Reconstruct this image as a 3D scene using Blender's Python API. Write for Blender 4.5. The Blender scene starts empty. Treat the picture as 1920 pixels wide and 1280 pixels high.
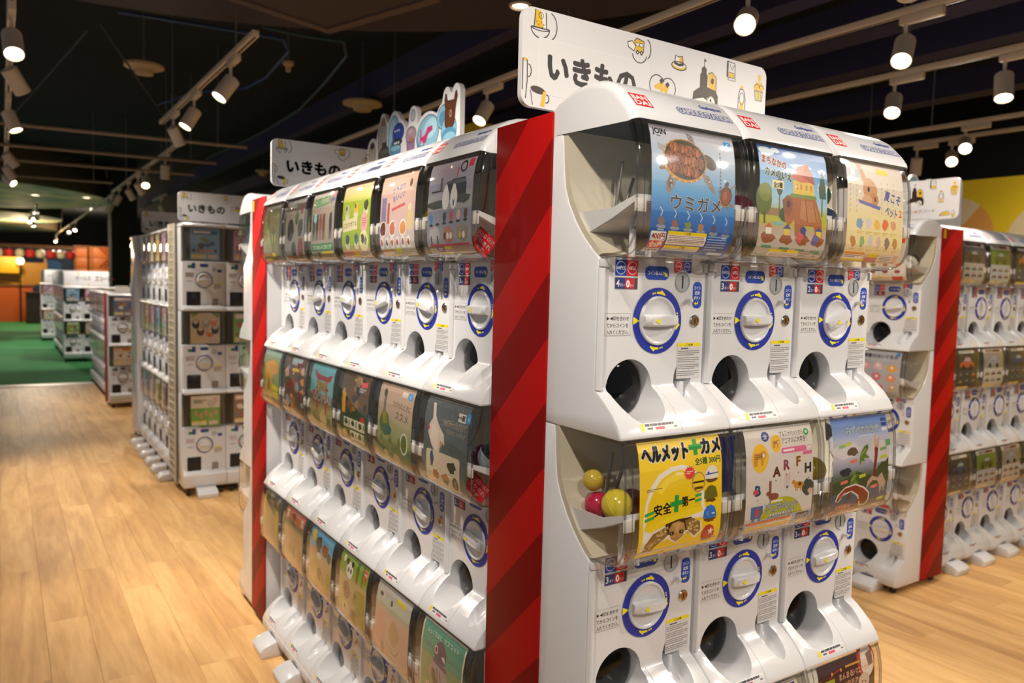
import bpy, bmesh, math, random
from mathutils import Vector, Matrix
from mathutils.geometry import tessellate_polygon
PI = math.pi
scene = bpy.context.scene
C = scene.collection

# ------------------------------------------------------------------ camera
def make_camera():
    h, pi, ro = 0.98785, -0.07164, 0.02510
    fw = Vector((math.cos(h)*math.cos(pi), math.sin(h)*math.cos(pi), math.sin(pi)))
    r = Vector((math.sin(h), -math.cos(h), 0)); u = r.cross(fw)
    r2 = math.cos(ro)*r + math.sin(ro)*u; u2 = -math.sin(ro)*r + math.cos(ro)*u
    cd = bpy.data.cameras.new('camera'); cam = bpy.data.objects.new('camera', cd); C.objects.link(cam)
    m = Matrix((r2, u2, -fw)).transposed().to_4x4(); m.translation = Vector((0, 0, 1.4174))
    cam.matrix_world = m
    cd.sensor_width = 36; cd.lens = 1451.2/1920*36; cd.clip_start = 0.05; cd.clip_end = 120
    cd.dof.use_dof = True; cd.dof.focus_distance = 1.55; cd.dof.aperture_fstop = 4.2
    scene.camera = cam
make_camera()

# ------------------------------------------------------------------ world, lamps, exposure
scene.view_settings.view_transform = 'Standard'
scene.view_settings.look = 'None'
scene.view_settings.gamma = 1.0
scene.view_settings.use_curve_mapping = False
scene.view_settings.exposure = -0.5
w = bpy.data.worlds.new('world'); scene.world = w; w.use_nodes = True
w.node_tree.nodes['Background'].inputs[0].default_value = (.96, .97, 1.0, 1)
w.node_tree.nodes['Background'].inputs[1].default_value = 0.30
try:
    scene.cycles.transparent_max_bounces = 32
    scene.cycles.max_bounces = 10
    scene.cycles.sample_clamp_indirect = 4
except Exception:
    pass
LAMP_COLOR = (1.0, 0.88, 0.75)
SPOT_POWER = 95.0          # a track spot
SPOT_SIZE = math.radians(78)
spots = []                 # (position, direction, factor) filled by the lamp builder further down

# ------------------------------------------------------------------ colours and materials
def lin(c):
    if isinstance(c, str):
        c = c.lstrip('#'); c = c if len(c) == 6 else ''.join(x+x for x in c); c = [int(c[i:i+2], 16)/255 for i in (0, 2, 4)]
    return tuple(x/12.92 if x <= .04045 else ((x+.055)/1.055)**2.4 for x in c)
MATS = {}
def mat(name, col='#ffffff', rough=.4, metal=0., coat=0., emit=None, spec=.5):
    if name in MATS: return MATS[name]
    m = bpy.data.materials.new(name); m.use_nodes = True
    b = m.node_tree.nodes['Principled BSDF']
    b.inputs['Base Color'].default_value = (*lin(col), 1)
    b.inputs['Roughness'].default_value = rough; b.inputs['Metallic'].default_value = metal
    b.inputs['Specular IOR Level'].default_value = spec
    if coat: b.inputs['Coat Weight'].default_value = coat; b.inputs['Coat Roughness'].default_value = .06
    if emit:
        b.inputs['Emission Color'].default_value = (*lin(emit[0]), 1); b.inputs['Emission Strength'].default_value = emit[1]
    MATS[name] = m; return m
def speckle(m, scale, amount, rough_amt=0.):
    nt = m.node_tree; b = nt.nodes['Principled BSDF']
    n = nt.nodes.new('ShaderNodeTexNoise'); n.inputs['Scale'].default_value = scale; n.inputs['Detail'].default_value = 4
    tc = nt.nodes.new('ShaderNodeTexCoord'); nt.links.new(tc.outputs['Object'], n.inputs['Vector'])
    mx = nt.nodes.new('ShaderNodeMix'); mx.data_type = 'RGBA'
    c = b.inputs['Base Color'].default_value[:]
    mx.inputs[6].default_value = tuple(x*(1-amount) for x in c[:3])+(1,); mx.inputs[7].default_value = tuple(min(1, x*(1+amount)) for x in c[:3])+(1,)
    nt.links.new(n.outputs['Fac'], mx.inputs[0]); nt.links.new(mx.outputs[2], b.inputs['Base Color'])
    bp = nt.nodes.new('ShaderNodeBump'); bp.inputs['Strength'].default_value = rough_amt; bp.inputs['Distance'].default_value = .002
    if rough_amt:
        nt.links.new(n.outputs['Fac'], bp.inputs['Height']); nt.links.new(bp.outputs['Normal'], b.inputs['Normal'])
    return m
M_white = speckle(mat('white_plastic', '#d8dade', .24, coat=.35), 3, .02)
M_cream = speckle(mat('cream_plastic', '#d3cdbb', .45), 5, .05)
M_grey = mat('grey_plastic', '#a9aeb3', .35)
M_dark = mat('dark_plastic', '#15161a', .3)
M_black = mat('matte_black', '#0b0b0d', .7)
M_chrome = mat('chrome', '#c9c9c9', .18, 1.)
M_brass = mat('brass', '#c79a55', .3, 1.)
M_yellow = mat('yellow_vinyl', '#ecd800', .4)
M_blue = mat('blue_vinyl', '#16309a', .35)
M_rubber = mat('black_rubber', '#141414', .7)
M_smoke = mat('smoked_dome', '#060607', .08, spec=.35)
M_lampwhite = mat('lamp_white', '#cfc4b4', .45)
M_track = mat('track_white', '#d0c2ac', .45)
M_sign = speckle(mat('sign_white', '#dcdcdf', .42), 2, .02)
M_metal = mat('galvanised_steel', '#8c8a86', .4, .8)
def print_mat(name, rough):
    m = bpy.data.materials.new(name); m.use_nodes = True; nt = m.node_tree
    a = nt.nodes.new('ShaderNodeVertexColor'); a.layer_name = 'print'
    b = nt.nodes['Principled BSDF']; nt.links.new(a.outputs['Color'], b.inputs['Base Color'])
    b.inputs['Roughness'].default_value = rough
    return m
M_print = print_mat('printed_paper', .3)
M_vinyl = print_mat('printed_vinyl', .42)
def clear_mat(name, tint, rough=.03, ior=1.49):
    m = bpy.data.materials.new(name); m.use_nodes = True; nt = m.node_tree; nt.nodes.clear()
    o = nt.nodes.new('ShaderNodeOutputMaterial'); mx = nt.nodes.new('ShaderNodeMixShader')
    t = nt.nodes.new('ShaderNodeBsdfTransparent'); g = nt.nodes.new('ShaderNodeBsdfGlossy'); f = nt.nodes.new('ShaderNodeMapRange'); lw = nt.nodes.new('ShaderNodeLayerWeight'); pw = nt.nodes.new('ShaderNodeMath')
    t.inputs['Color'].default_value = (*tint, 1); g.inputs['Roughness'].default_value = rough
    f0 = ((ior-1)/(ior+1))**2; lw.inputs['Blend'].default_value = .5; pw.operation = 'POWER'; pw.inputs[1].default_value = 4.5; f.inputs[3].default_value = f0; f.inputs[4].default_value = .9
    nt.links.new(lw.outputs['Facing'], pw.inputs[0]); nt.links.new(pw.outputs[0], f.inputs[0])
    g.inputs['Color'].default_value = (1, 1, 1, 1)
    nt.links.new(f.outputs[0], mx.inputs[0]); nt.links.new(t.outputs[0], mx.inputs[1]); nt.links.new(g.outputs[0], mx.inputs[2])
    nt.links.new(mx.outputs[0], o.inputs[0]); return m
M_clear = clear_mat('clear_plastic', (.95, .945, .93), .05, 1.6)
M_rim = clear_mat('clear_edge', (.72, .72, .72), .08, 1.8)

# ------------------------------------------------------------------ objects and tags
def link(name, me, m=None, parent=None, loc=None, rot=None):
    o = bpy.data.objects.new(name, me); C.objects.link(o)
    if m is not None and me is not None and not me.materials: me.materials.append(m)
    if parent is not None: o.parent = parent
    if loc is not None: o.location = loc
    if rot is not None: o.rotation_euler = rot
    return o
def tag(o, label=None, cat=None, group=None, kind=None):
    if label: o['label'] = label
    if cat: o['category'] = cat
    if group: o['group'] = group
    if kind: o['kind'] = kind
    return o
def thing(name, label, cat, loc=(0, 0, 0), rz=0., group=None):
    o = bpy.data.objects.new(name, None); C.objects.link(o); o.location = loc; o.rotation_euler = (0, 0, rz)
    o.empty_display_size = .05
    return tag(o, label, cat, group)

# ------------------------------------------------------------------ mesh helpers
def finish(bm, smooth=40, name='mesh'):
    bmesh.ops.recalc_face_normals(bm, faces=bm.faces)
    me = bpy.data.meshes.new(name); bm.to_mesh(me); bm.free()
    if smooth:
        me.polygons.foreach_set('use_smooth', [True]*len(me.polygons))
        try: me.set_sharp_from_angle(angle=math.radians(smooth))
        except Exception: pass
    return me
def b_box(bm, x0, x1, y0, y1, z0, z1, bev=0., mtx=None):
    r = bmesh.ops.create_cube(bm, size=1)
    vs = r['verts']
    for v in vs: v.co = Vector(((x0+x1)/2+v.co.x*(x1-x0), (y0+y1)/2+v.co.y*(y1-y0), (z0+z1)/2+v.co.z*(z1-z0)))
    if bev:
        es = list({e for v in vs for e in v.link_edges})
        r2 = bmesh.ops.bevel(bm, geom=es, offset=bev, segments=2, profile=.5, affect='EDGES')
        vs = list({v for f in r2['faces'] for v in f.verts} | {v for v in vs if v.is_valid})
    if mtx is not None: bmesh.ops.transform(bm, matrix=mtx, verts=vs)
    return vs
def box(x0, x1, y0, y1, z0, z1, bev=0.):
    bm = bmesh.new(); b_box(bm, x0, x1, y0, y1, z0, z1, bev); return finish(bm, 35)
def b_lathe(bm, prof, n=32, axis='z', c=(0, 0, 0)):
    """prof: (radius, height) pairs; revolved about an axis through c"""
    rings = []
    for r, h in prof:
        ring = []
        if r < 1e-6:
            ring = [bm.verts.new((0, 0, h))]
        else:
            for i in range(n):
                a = 2*PI*i/n; ring.append(bm.verts.new((r*math.cos(a), r*math.sin(a), h)))
        rings.append(ring)
    for a, b in zip(rings, rings[1:]):
        if len(a) == 1 and len(b) == 1: continue
        for i in range(n):
            j = (i+1) % n
            if len(a) == 1: bm.faces.new((a[0], b[i], b[j]))
            elif len(b) == 1: bm.faces.new((a[i], a[j], b[0]))
            else: bm.faces.new((a[i], a[j], b[j], b[i]))
    vs = [v for r in rings for v in r]
    for v in vs:
        x, y, z = v.co
        if axis == 'y': x, y, z = x, -z, y        # height h points to -y (towards the viewer)
        elif axis == 'x': x, y, z = z, x, y
        v.co = Vector((x+c[0], y+c[1], z+c[2]))
    return vs
def lathe(prof, n=32, axis='z', c=(0, 0, 0), smooth=35):
    bm = bmesh.new(); b_lathe(bm, prof, n, axis, c); return finish(bm, smooth)
def b_tube(bm, pts, r, n=8, caps=True):
    pts = [Vector(p) for p in pts]; rings = []
    for i, p in enumerate(pts):
        t = (pts[min(i+1, len(pts)-1)]-pts[max(i-1, 0)]).normalized()
        a = t.cross(Vector((0, 0, 1)))
        if a.length < 1e-3: a = t.cross(Vector((1, 0, 0)))
        a.normalize(); b = t.cross(a)
        rings.append([bm.verts.new(p+r*(math.cos(2*PI*k/n)*a+math.sin(2*PI*k/n)*b)) for k in range(n)])
    for a, b in zip(rings, rings[1:]):
        for i in range(n): bm.faces.new((a[i], a[(i+1) % n], b[(i+1) % n], b[i]))
    if caps: bm.faces.new(rings[0][::-1]); bm.faces.new(rings[-1])
def tube(pts, r, n=8):
    bm = bmesh.new(); b_tube(bm, pts, r, n); return finish(bm, 50)
def b_prism_x(bm, poly, x0, x1):
    """polygon of (y, z) extruded along x"""
    a = [bm.verts.new((x0, y, z)) for y, z in poly]; b = [bm.verts.new((x1, y, z)) for y, z in poly]
    n = len(poly)
    bm.faces.new(a); bm.faces.new(b[::-1])
    for i in range(n): bm.faces.new((a[i], b[i], b[(i+1) % n], a[(i+1) % n]))
def prism_x(poly, x0, x1, smooth=35, bev=0., segs=2):
    bm = bmesh.new(); b_prism_x(bm, poly, x0, x1)
    if bev:
        bmesh.ops.recalc_face_normals(bm, faces=bm.faces)
        es = [e for e in bm.edges if len(e.link_faces) == 2 and e.calc_face_angle(0) > .6]
        bmesh.ops.bevel(bm, geom=es, offset=bev, segments=segs, profile=.5, affect='EDGES', clamp_overlap=True)
    return finish(bm, smooth)
def normals2(pl):
    out = []
    for i in range(len(pl)):
        a = Vector(pl[max(i-1, 0)]); b = Vector(pl[i]); c = Vector(pl[min(i+1, len(pl)-1)])
        n = Vector((0, 0))
        for p, q in ((a, b), (b, c)):
            d = q-p
            if d.length > 1e-9: d.normalize(); n += Vector((d.y, -d.x))
        out.append(n.normalized())
    return out
def inset(pl, d):
    return [tuple(Vector(p)-n*d) for p, n in zip(pl, normals2(pl))]
def capped_sweep(prof, X, r, nseg=5, extra=(), cap=True, smooth=40, mid=1):
    """an open (y, z) outline swept along x with rounded ends; the ends are closed through the points of extra"""
    bm = bmesh.new(); st = []
    for i in range(nseg+1):
        th = PI/2*(1-i/nseg); st.append((-X+r*(1-math.sin(th)), r*(1-math.cos(th))))
    for i in range(1, mid): st.append((-X+r+(2*X-2*r)*i/mid, 0.))
    st += [(-x, d) for x, d in reversed(st[:nseg+1])]
    loops = [[bm.verts.new((x, y, z)) for y, z in (inset(prof, d) if d > 1e-9 else prof)] for x, d in st]
    for a, b in zip(loops, loops[1:]):
        for i in range(len(a)-1): bm.faces.new((a[i], a[i+1], b[i+1], b[i]))
    if cap:
        for lp, x in ((loops[0], st[0][0]), (loops[-1], st[-1][0])):
            bm.faces.new(lp+[bm.verts.new((x, y, z)) for y, z in extra])
    return finish(bm, smooth)

# ------------------------------------------------------------------ printing: flat coloured shapes laid on a surface
_txt = {}
def text_geo(s, off=0., shear=0.):
    k = (s, round(off, 4), shear)
    if k in _txt: return _txt[k]
    cu = bpy.data.curves.new('lettering', 'FONT'); cu.body = s; cu.size = 1; cu.resolution_u = 2; cu.offset = off; cu.shear = shear
    cu.dimensions = '2D'; cu.fill_mode = 'BOTH'
    o = bpy.data.objects.new('lettering', cu); C.objects.link(o)
    dg = bpy.context.evaluated_depsgraph_get(); dg.update()
    ev = o.evaluated_get(dg); me = ev.to_mesh()
    vs = [(v.co.x, v.co.y) for v in me.vertices]; fs = [tuple(p.vertices) for p in me.polygons]
    ev.to_mesh_clear(); bpy.data.objects.remove(o); bpy.data.curves.remove(cu)
    xs = [v[0] for v in vs] or [0]; ys = [v[1] for v in vs] or [0]
    _txt[k] = (vs, fs, min(xs), max(xs), min(ys), max(ys)); return _txt[k]
class Print:
    """shapes in a frame of w x h units, origin top left, y down; k = metres per unit"""
    def __init__(s, w, h, k=.01): s.w, s.h, s.k, s.it = w, h, k, []
    def _add(s, vs, fs, col):
        if not vs or not fs: return s
        xs = [v[0] for v in vs]; ys = [v[1] for v in vs]; bb = (min(xs), max(xs), min(ys), max(ys)); lay = 0
        for _, _, _, l2, b in s.it:
            if l2 >= lay and bb[0] < b[1] and bb[1] > b[0] and bb[2] < b[3] and bb[3] > b[2]: lay = l2+1
        if isinstance(col, (str, tuple)): c = lin(col); f = lambda x, y: c
        else: f = col
        s.it.append((vs, fs, f, lay, bb)); return s
    def poly(s, pts, col):
        tri = tessellate_polygon([[Vector((x, y, 0)) for x, y in pts]])
        return s._add(list(pts), [tuple(t) for t in tri], col)
    def rect(s, x, y, w, h, col, rot=0., r=0.):
        if r > 0:
            pts = []
            for cx, cy, a0 in ((x+w-r, y+h-r, 0), (x+r, y+h-r, 90), (x+r, y+r, 180), (x+w-r, y+r, 270)):
                for i in range(5):
                    a = math.radians(a0+i*22.5); pts.append((cx+r*math.cos(a), cy+r*math.sin(a)))
        else: pts = [(x, y), (x+w, y), (x+w, y+h), (x, y+h)]
        if rot: pts = s._rot(pts, x+w/2, y+h/2, rot)
        return s.poly(pts, col)
    def _rot(s, pts, cx, cy, d):
        a = math.radians(d); ca, sa = math.cos(a), math.sin(a)
        return [(cx+(x-cx)*ca-(y-cy)*sa, cy+(x-cx)*sa+(y-cy)*ca) for x, y in pts]
    def ell(s, cx, cy, rx, ry=None, col='#000', rot=0., n=20, a0=0, a1=360):
        ry = rx if ry is None else ry
        pts = [(cx+rx*math.cos(math.radians(a0+(a1-a0)*i/n)), cy+ry*math.sin(math.radians(a0+(a1-a0)*i/n))) for i in range(n+(a1-a0 < 360))]
        if rot: pts = s._rot(pts, cx, cy, rot)
        return s.poly(pts, col)
    def blob(s, cx, cy, rx, ry, col, seed=0, rough=.2, rot=0., n=14):
        rd = random.Random(seed)
        pts = [(cx+rx*(1+rd.uniform(-rough, rough))*math.cos(2*PI*i/n), cy+ry*(1+rd.uniform(-rough, rough))*math.sin(2*PI*i/n)) for i in range(n)]
        if rot: pts = s._rot(pts, cx, cy, rot)
        return s.poly(pts, col)
    def line(s, pts, wd, col):
        n = len(pts); L, R = [], []
        for i, p in enumerate(pts):
            a = Vector(pts[max(i-1, 0)]); b = Vector(pts[min(i+1, n-1)]); t = (b-a).normalized(); nn = Vector((-t.y, t.x))*wd/2
            L.append((p[0]+nn.x, p[1]+nn.y)); R.append((p[0]-nn.x, p[1]-nn.y))
        vs = L+R; fs = [(i, i+1, n+i+1, n+i) for i in range(n-1)]
        return s._add(vs, fs, col)
    def ring(s, cx, cy, r0, r1, col, a0=0, a1=360, n=40, sy=1.):
        vs, fs = [], []
        full = a1-a0 >= 360
        m = n if full else n+1
        for i in range(m):
            a = math.radians(a0+(a1-a0)*i/n)
            vs += [(cx+r0*math.cos(a), cy+r0*sy*math.sin(a)), (cx+r1*math.cos(a), cy+r1*sy*math.sin(a))]
        for i in range(n):
            j = (i+1) % m; fs.append((2*i, 2*i+1, 2*j+1, 2*j))
        return s._add(vs, fs, col)
    def text(s, t, x, y, size, col, bold=0., al='l', rot=0., sx=1., shear=0., fit=None, outline=None, ow=.05):
        """x, y = left (or middle, right) end of the base line; fit = width to squeeze into"""
        g = text_geo(t, 0., shear); wid = (g[3]-g[2])*size*sx
        if fit: sx *= fit/max(wid, 1e-6); wid = fit
        dx = {'l': 0, 'c': -wid/2, 'r': -wid}[al]
        for off, c in (((bold+ow, outline),) if outline else ())+((bold, col),):
            vs, fs = text_geo(t, off if off < .025 else 0., shear)[:2]; n = len(vs); P, F = [], []
            sh = [(0, 0)] if off < .025 else [(0, 0)]+[(off*math.cos(k*PI/4), off*math.sin(k*PI/4)) for k in range(8)]
            for q, (ox, oy) in enumerate(sh):
                P += [(x+dx+(vx-g[2])*size*sx+ox*size, y-vy*size+oy*size) for vx, vy in vs]; F += [tuple(i+q*n for i in f) for f in fs]
            if rot: P = s._rot(P, x, y, rot)
            s._add(P, F, c)
        return s
    def vtext(s, t, x, y, size, col, bold=0., step=1.05):
        for i, ch in enumerate(t): s.text(ch, x, y+size*(.9+i*step), size, col, bold, 'c')
        return s
    def lines(s, x, y, w, h, n, col='#555555', seed=0, fill=.45):
        rd = random.Random(seed); dh = h/n
        for i in range(n):
            xx = x; end = x+w*(1 if i < n-1 else rd.uniform(.4, .9))
            while xx < end:
                d = min(rd.uniform(.04, .16)*w, end-xx); s.rect(xx, y+i*dh, d*.9, dh*fill, col); xx += d
        return s
    def mesh(s, fn, cuts=(), m=None, name='print', eps=4e-5):
        bm = bmesh.new(); lay = bm.faces.layers.int.new('item')
        for idx, (vs, fs, f, l, _) in enumerate(s.it):
            bv = [bm.verts.new((x*s.k, y*s.k, l*eps)) for x, y in vs]
            for t in fs:
                try: fc = bm.faces.new([bv[i] for i in t]); fc[lay] = idx
                except ValueError: pass
        for c in cuts:
            if 0 < c < s.h*s.k:
                fs = [f for f in bm.faces if min(v.co.y for v in f.verts) < c-1e-7 and max(v.co.y for v in f.verts) > c+1e-7]
                if fs:
                    geom = list({v for f in fs for v in f.verts} | {e for f in fs for e in f.edges})+fs
                    bmesh.ops.bisect_plane(bm, geom=geom, plane_co=(0, c, 0), plane_no=(0, 1, 0), dist=1e-7)
        cl = bm.loops.layers.float_color.new('print')
        for f in bm.faces:
            fnc = s.it[f[lay]][2]
            for lp in f.loops:
                lp[cl] = (*fnc(lp.vert.co.x/s.k, lp.vert.co.y/s.k), 1)
        for v in bm.verts: v.co = Vector(fn(*v.co))
        want = Vector(fn(s.w*s.k*.5+.001, s.h*s.k*.5, .001))-Vector(fn(s.w*s.k*.5+.001, s.h*s.k*.5, 0))
        bm.normal_update()
        for f in bm.faces:
            if f.normal.dot(want) < 0: f.normal_flip()
        me = bpy.data.meshes.new(name); bm.to_mesh(me); bm.free(); me.materials.append(m or M_print); return me
def grad(stops):
    st = [(p, lin(c)) for p, c in stops]
    def f(x, y):
        if y <= st[0][0]: return st[0][1]
        for (a, ca), (b, cb) in zip(st, st[1:]):
            if y <= b:
                t = (y-a)/(b-a); return tuple(p+(q-p)*t for p, q in zip(ca, cb))
        return st[-1][1]
    return f
def flat(x0, y, ztop):           # a sheet facing -y
    return lambda u, v, o: (x0+u, y-o, ztop-v)
def along(pl, x0, s0=0.):        # a sheet following a (y, z) outline from its start downwards
    P2 = [Vector(p) for p in pl]; cum = [0.]
    for a, b in zip(P2, P2[1:]): cum.append(cum[-1]+(b-a).length)
    def fn(u, v, o):
        s = v+s0; i = 0
        while i < len(P2)-2 and s > cum[i+1]: i += 1
        d = (P2[i+1]-P2[i]).normalized(); p = P2[i]+d*(s-cum[i])
        return (x0+u, p.x+d.y*o, p.y-d.x*o)
    return fn, [c-s0 for c in cum]
# ------------------------------------------------------------------ the rounded three-tier machine
# local frame: x to the viewer's right, y into the machine (0 = front plate), z up from the floor; heights below are relative to a dial
HALF = .1352; TIER = .54; ZD = (1.36, .82, .28); DX = .0095      # dial sits a little right of the middle
GLOBE = [(-.074, .339), (-.082, .318), (-.088, .285), (-.0905, .24), (-.092, .19), (-.091, .16), (-.087, .142), (-.078, .127), (-.063, .117), (-.04, .1125), (.0, .1115)]
BACKD = [(.114, .339), (.111, .315), (.108, .28), (.103, .241), (.09, .21), (.07, .179), (.052, .157), (.034, .139), (.018, .125), (.003, .114)]
TRAY = [(0, -.122), (-.015, -.1305), (-.03, -.142), (-.05, -.159), (-.065, -.177), (-.074, -.194), (-.075, -.2)]
HOODP = [(.31, .2), (.27, .28), (.2, .36), (.14, .398), (.106, .411), (.085, .416), (.058, .419), (.035, .419), (.012, .416), (-.01, .409), (-.032, .396), (-.05, .379), (-.066, .362), (-.078, .345), (-.080, .338)]
def body_mesh(base):
    low = [(-.077, -.2), (-.078, -.228), (-.07, -.242), (-.05, -.246), (.345, -.246)] if base else [(-.07, -.201), (.345, -.201)]
    poly = [(0, .111)]+TRAY+low+[(.345, .338)]+BACKD
    me = prism_x(poly, -HALF, HALF, bev=.005, segs=2)
    def cut_obj(bm): return link('cutter', finish(bm, 30))
    o = link('cut_body', me); cut = []
    bm = bmesh.new(); b_lathe(bm, [(0, -.032), (.0555, -.032), (.0555, .2), (0, .2)], 40, 'y', (-.0545, 0, -.125)); cut.append(cut_obj(bm))
    bm = bmesh.new(); bmesh.ops.create_uvsphere(bm, u_segments=24, v_segments=14, radius=1)
    bmesh.ops.transform(bm, matrix=Matrix.Translation((.080, -.024, -.124)) @ Matrix.Rotation(math.radians(40), 4, 'X') @ Matrix.Diagonal((.0265, .06, .036, 1)), verts=bm.verts); cut.append(cut_obj(bm))
    band = TRAY[:-1]; ins = [tuple(Vector(p)-n*.0015) for p, n in zip(band, normals2(band))]; out = [tuple(Vector(p)+n*.003) for p, n in zip(band, normals2(band))]
    bm = bmesh.new(); b_prism_x(bm, out+ins[::-1], .0107, .0119); cut.append(cut_obj(bm))
    for c in cut:
        md = o.modifiers.new('cut', 'BOOLEAN'); md.object = c; md.operation = 'DIFFERENCE'; md.solver = 'EXACT'
    dg = bpy.context.evaluated_depsgraph_get(); dg.update()
    res = bpy.data.meshes.new_from_object(o.evaluated_get(dg))
    for c in [o]+cut: bpy.data.objects.remove(c)
    res.polygons.foreach_set('use_smooth', [True]*len(res.polygons)); res.set_sharp_from_angle(angle=math.radians(38))
    res.materials.clear(); res.materials.append(M_white); return res
ME = {}
def flat_part(key, pr, x0, zt, y=-.0004, m=None): ME[key] = pr.mesh(flat(x0, y, zt), m=m or M_vinyl, name=key)
def machine_meshes():
    ME['body'] = body_mesh(False); ME['body_base'] = body_mesh(True)
    ME['hood'] = capped_sweep(HOODP, HALF, .016, 5, [(.2, .337)] if False else [(.13, .338), (.31, .19)])
    ME['hood'].materials.append(M_white)
    ME['globe'] = capped_sweep(GLOBE, .1335, .015, 4, [(.003, .114)]+BACKD[::-1][1:]); ME['globe'].materials.append(M_clear)
    ring = inset(GLOBE, .015)
    bm = bmesh.new()
    for s in (-1, 1):                                              # the thick moulded rim where the front meets each side
        b_tube(bm, [(s*.131, y, z) for y, z in inset(GLOBE, .004)], .0022, 6)
        b_tube(bm, [(s*.118, y, z) for y, z in GLOBE], .0012, 6)
    b_tube(bm, [(-.13, -.0735, .334), (.13, -.0735, .334)], .003, 6)
    ME['globe_rim'] = finish(bm, 50); ME['globe_rim'].materials.append(M_rim)
    off = [(y-.012, z+.004) for y, z in BACKD]
    ME['lining'] = prism_x(BACKD+off[::-1], -.1325, .1325); ME['lining'].materials.append(M_cream)
    # hopper: a tilted trough between two cheeks, on posts
    bm = bmesh.new(); ck = [(.082, .193), (-.022, .195), (-.084, .214), (-.084, .204), (-.025, .178), (.05, .152), (.075, .17)]
    for x in (-.1275, .1245): b_prism_x(bm, ck, x, x+.003)
    b_prism_x(bm, [(.07, .153), (.05, .155), (-.025, .180), (-.082, .206), (-.082, .202), (-.025, .176), (.05, .151), (.07, .149)], -.1245, .1245)
    b_prism_x(bm, [(-.084, .204), (-.0815, .204), (-.0815, .214), (-.084, .214)], -.1245, .1245)
    for x, y, r, h in ((-.09, -.035, .006, .182), (-.075, -.06, .005, .135), (.06, -.03, .006, .18)):
        b_lathe(bm, [(r, .1125), (r, h)], 10, 'z', (x, y, 0))
    ME['hopper'] = finish(bm, 30); ME['hopper'].materials.append(M_white)
    bm = bmesh.new()
    for a, b in (((-.062, .052, .158), (-.048, .046, .29)), ((-.05, .055, .157), (-.02, .045, .262))):
        b_tube(bm, [a, b], .0035, 8)
    ME['stirrer'] = finish(bm, 50); ME['stirrer'].materials.append(M_metal)
    bm = bmesh.new()
    for s in (-1, 1): b_box(bm, s*.121-.0115, s*.121+.0115, -.0885, -.084, .185, .207, .001)
    ME['clip'] = finish(bm, 30); ME['clip'].materials.append(mat('clip_white', '#d9d6d0', .5))
    # front plate fittings
    bm = bmesh.new(); prof = [(-.1345+.0162*i/6, -.0005-.0075*math.sin(PI*(i+.6)/7.2)) for i in range(7)]
    prof = [(-.1345, 0)]+prof+[(-.1183, 0)]
    lo = [bm.verts.new((x, y, -.122)) for x, y in prof]; hi = [bm.verts.new((x, y, .093)) for x, y in prof]
    bm.faces.new(lo); bm.faces.new(hi[::-1])
    for i in range(len(prof)): j = (i+1) % len(prof); bm.faces.new((lo[i], lo[j], hi[j], hi[i]))
    ME['bar'] = finish(bm, 40); ME['bar'].materials.append(M_white)
    bm = bmesh.new(); b_box(bm, -.1335, -.112, -.007, .001, .0945, .1085, .001); b_box(bm, .126, .134, -.004, .001, .092, .1085, .001)
    ME['hinge'] = finish(bm, 35); ME['hinge'].materials.append(M_white)
    # dial
    p = Print(122, 122, .001); p.ring(61, 61, 42, 61, '#1a2fa0', n=56)
    for a in (-90, 0, 90):                                          # top, right, bottom: two dots and a hooked arrow, clockwise
        pt = lambda r, d: (61+r*math.cos(math.radians(a+d)), 61+r*math.sin(math.radians(a+d)))
        for d in (-15.5, -10): p.ell(*pt(51.5, d), 1.8, 1.8, '#f3e51c', n=12)
        p.poly([pt(49.8, -5), pt(53.4, -5), pt(54.2, 6), pt(57.5, 7.5), pt(51.2, 20), pt(48.4, 19), pt(49.2, 10)], '#f3e51c')
    p.poly([(1, 54), (16, 61), (1, 68)], '#efe31a')
    ME['ring'] = p.mesh(flat(-.061+DX, -.0012, .061), m=M_vinyl, name='ring')
    bm = bmesh.new(); b_lathe(bm, [(0, .0006), (.03, .0008), (.0375, .002), (.0405, .0046), (.0418, .005), (.0438, .0048), (.0452, .0036), (.0458, 0), (0, 0)], 40, 'y')
    ME['knob'] = finish(bm, 30); ME['knob'].materials.append(M_white)
    bm = bmesh.new(); n = 10; a = []
    for i in range(n+1):                                         # the grip: a bar whose back follows an arch
        t = -1+2*i/n; x = .0405*t; hgt = .0195*(1-.35*t**4); ww = .0098*(1-.1*abs(t))
        a.append([bm.verts.new(v) for v in ((x, -.002, -ww-.002), (x, -hgt*.8, -ww), (x, -hgt, -ww*.7), (x, -hgt, ww*.7), (x, -hgt*.8, ww), (x, -.002, ww+.002))])
    for q, r in zip(a, a[1:]):
        for i in range(6): bm.faces.new((q[i], q[(i+1) % 6], r[(i+1) % 6], r[i]))
    bm.faces.new(a[0]); bm.faces.new(a[-1][::-1])
    ME['grip'] = finish(bm, 50); ME['grip'].materials.append(M_white)
    p = Print(14, 14, .001); p.poly([(.5, 7), (12.5, .8), (12.5, 13.2)], '#ece000')
    ME['mark'] = p.mesh(lambda u, v, o: (-.023+u, -.0201-o, .007-v), m=M_vinyl, name='mark')
    bm = bmesh.new(); b_lathe(bm, [(0, -.004), (.02, -.0048), (.04, -.008), (.051, -.012), (.0545, -.016), (.0545, -.03), (0, -.03)], 32, 'y', (-.0545, .012, -.125))
    ME['dome'] = finish(bm, 40); ME['dome'].materials.append(M_smoke)
    ME['finger'] = box(.0745, .0835, -.001, .02, -.148, -.116, .001); ME['finger'].materials.append(M_white)
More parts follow.
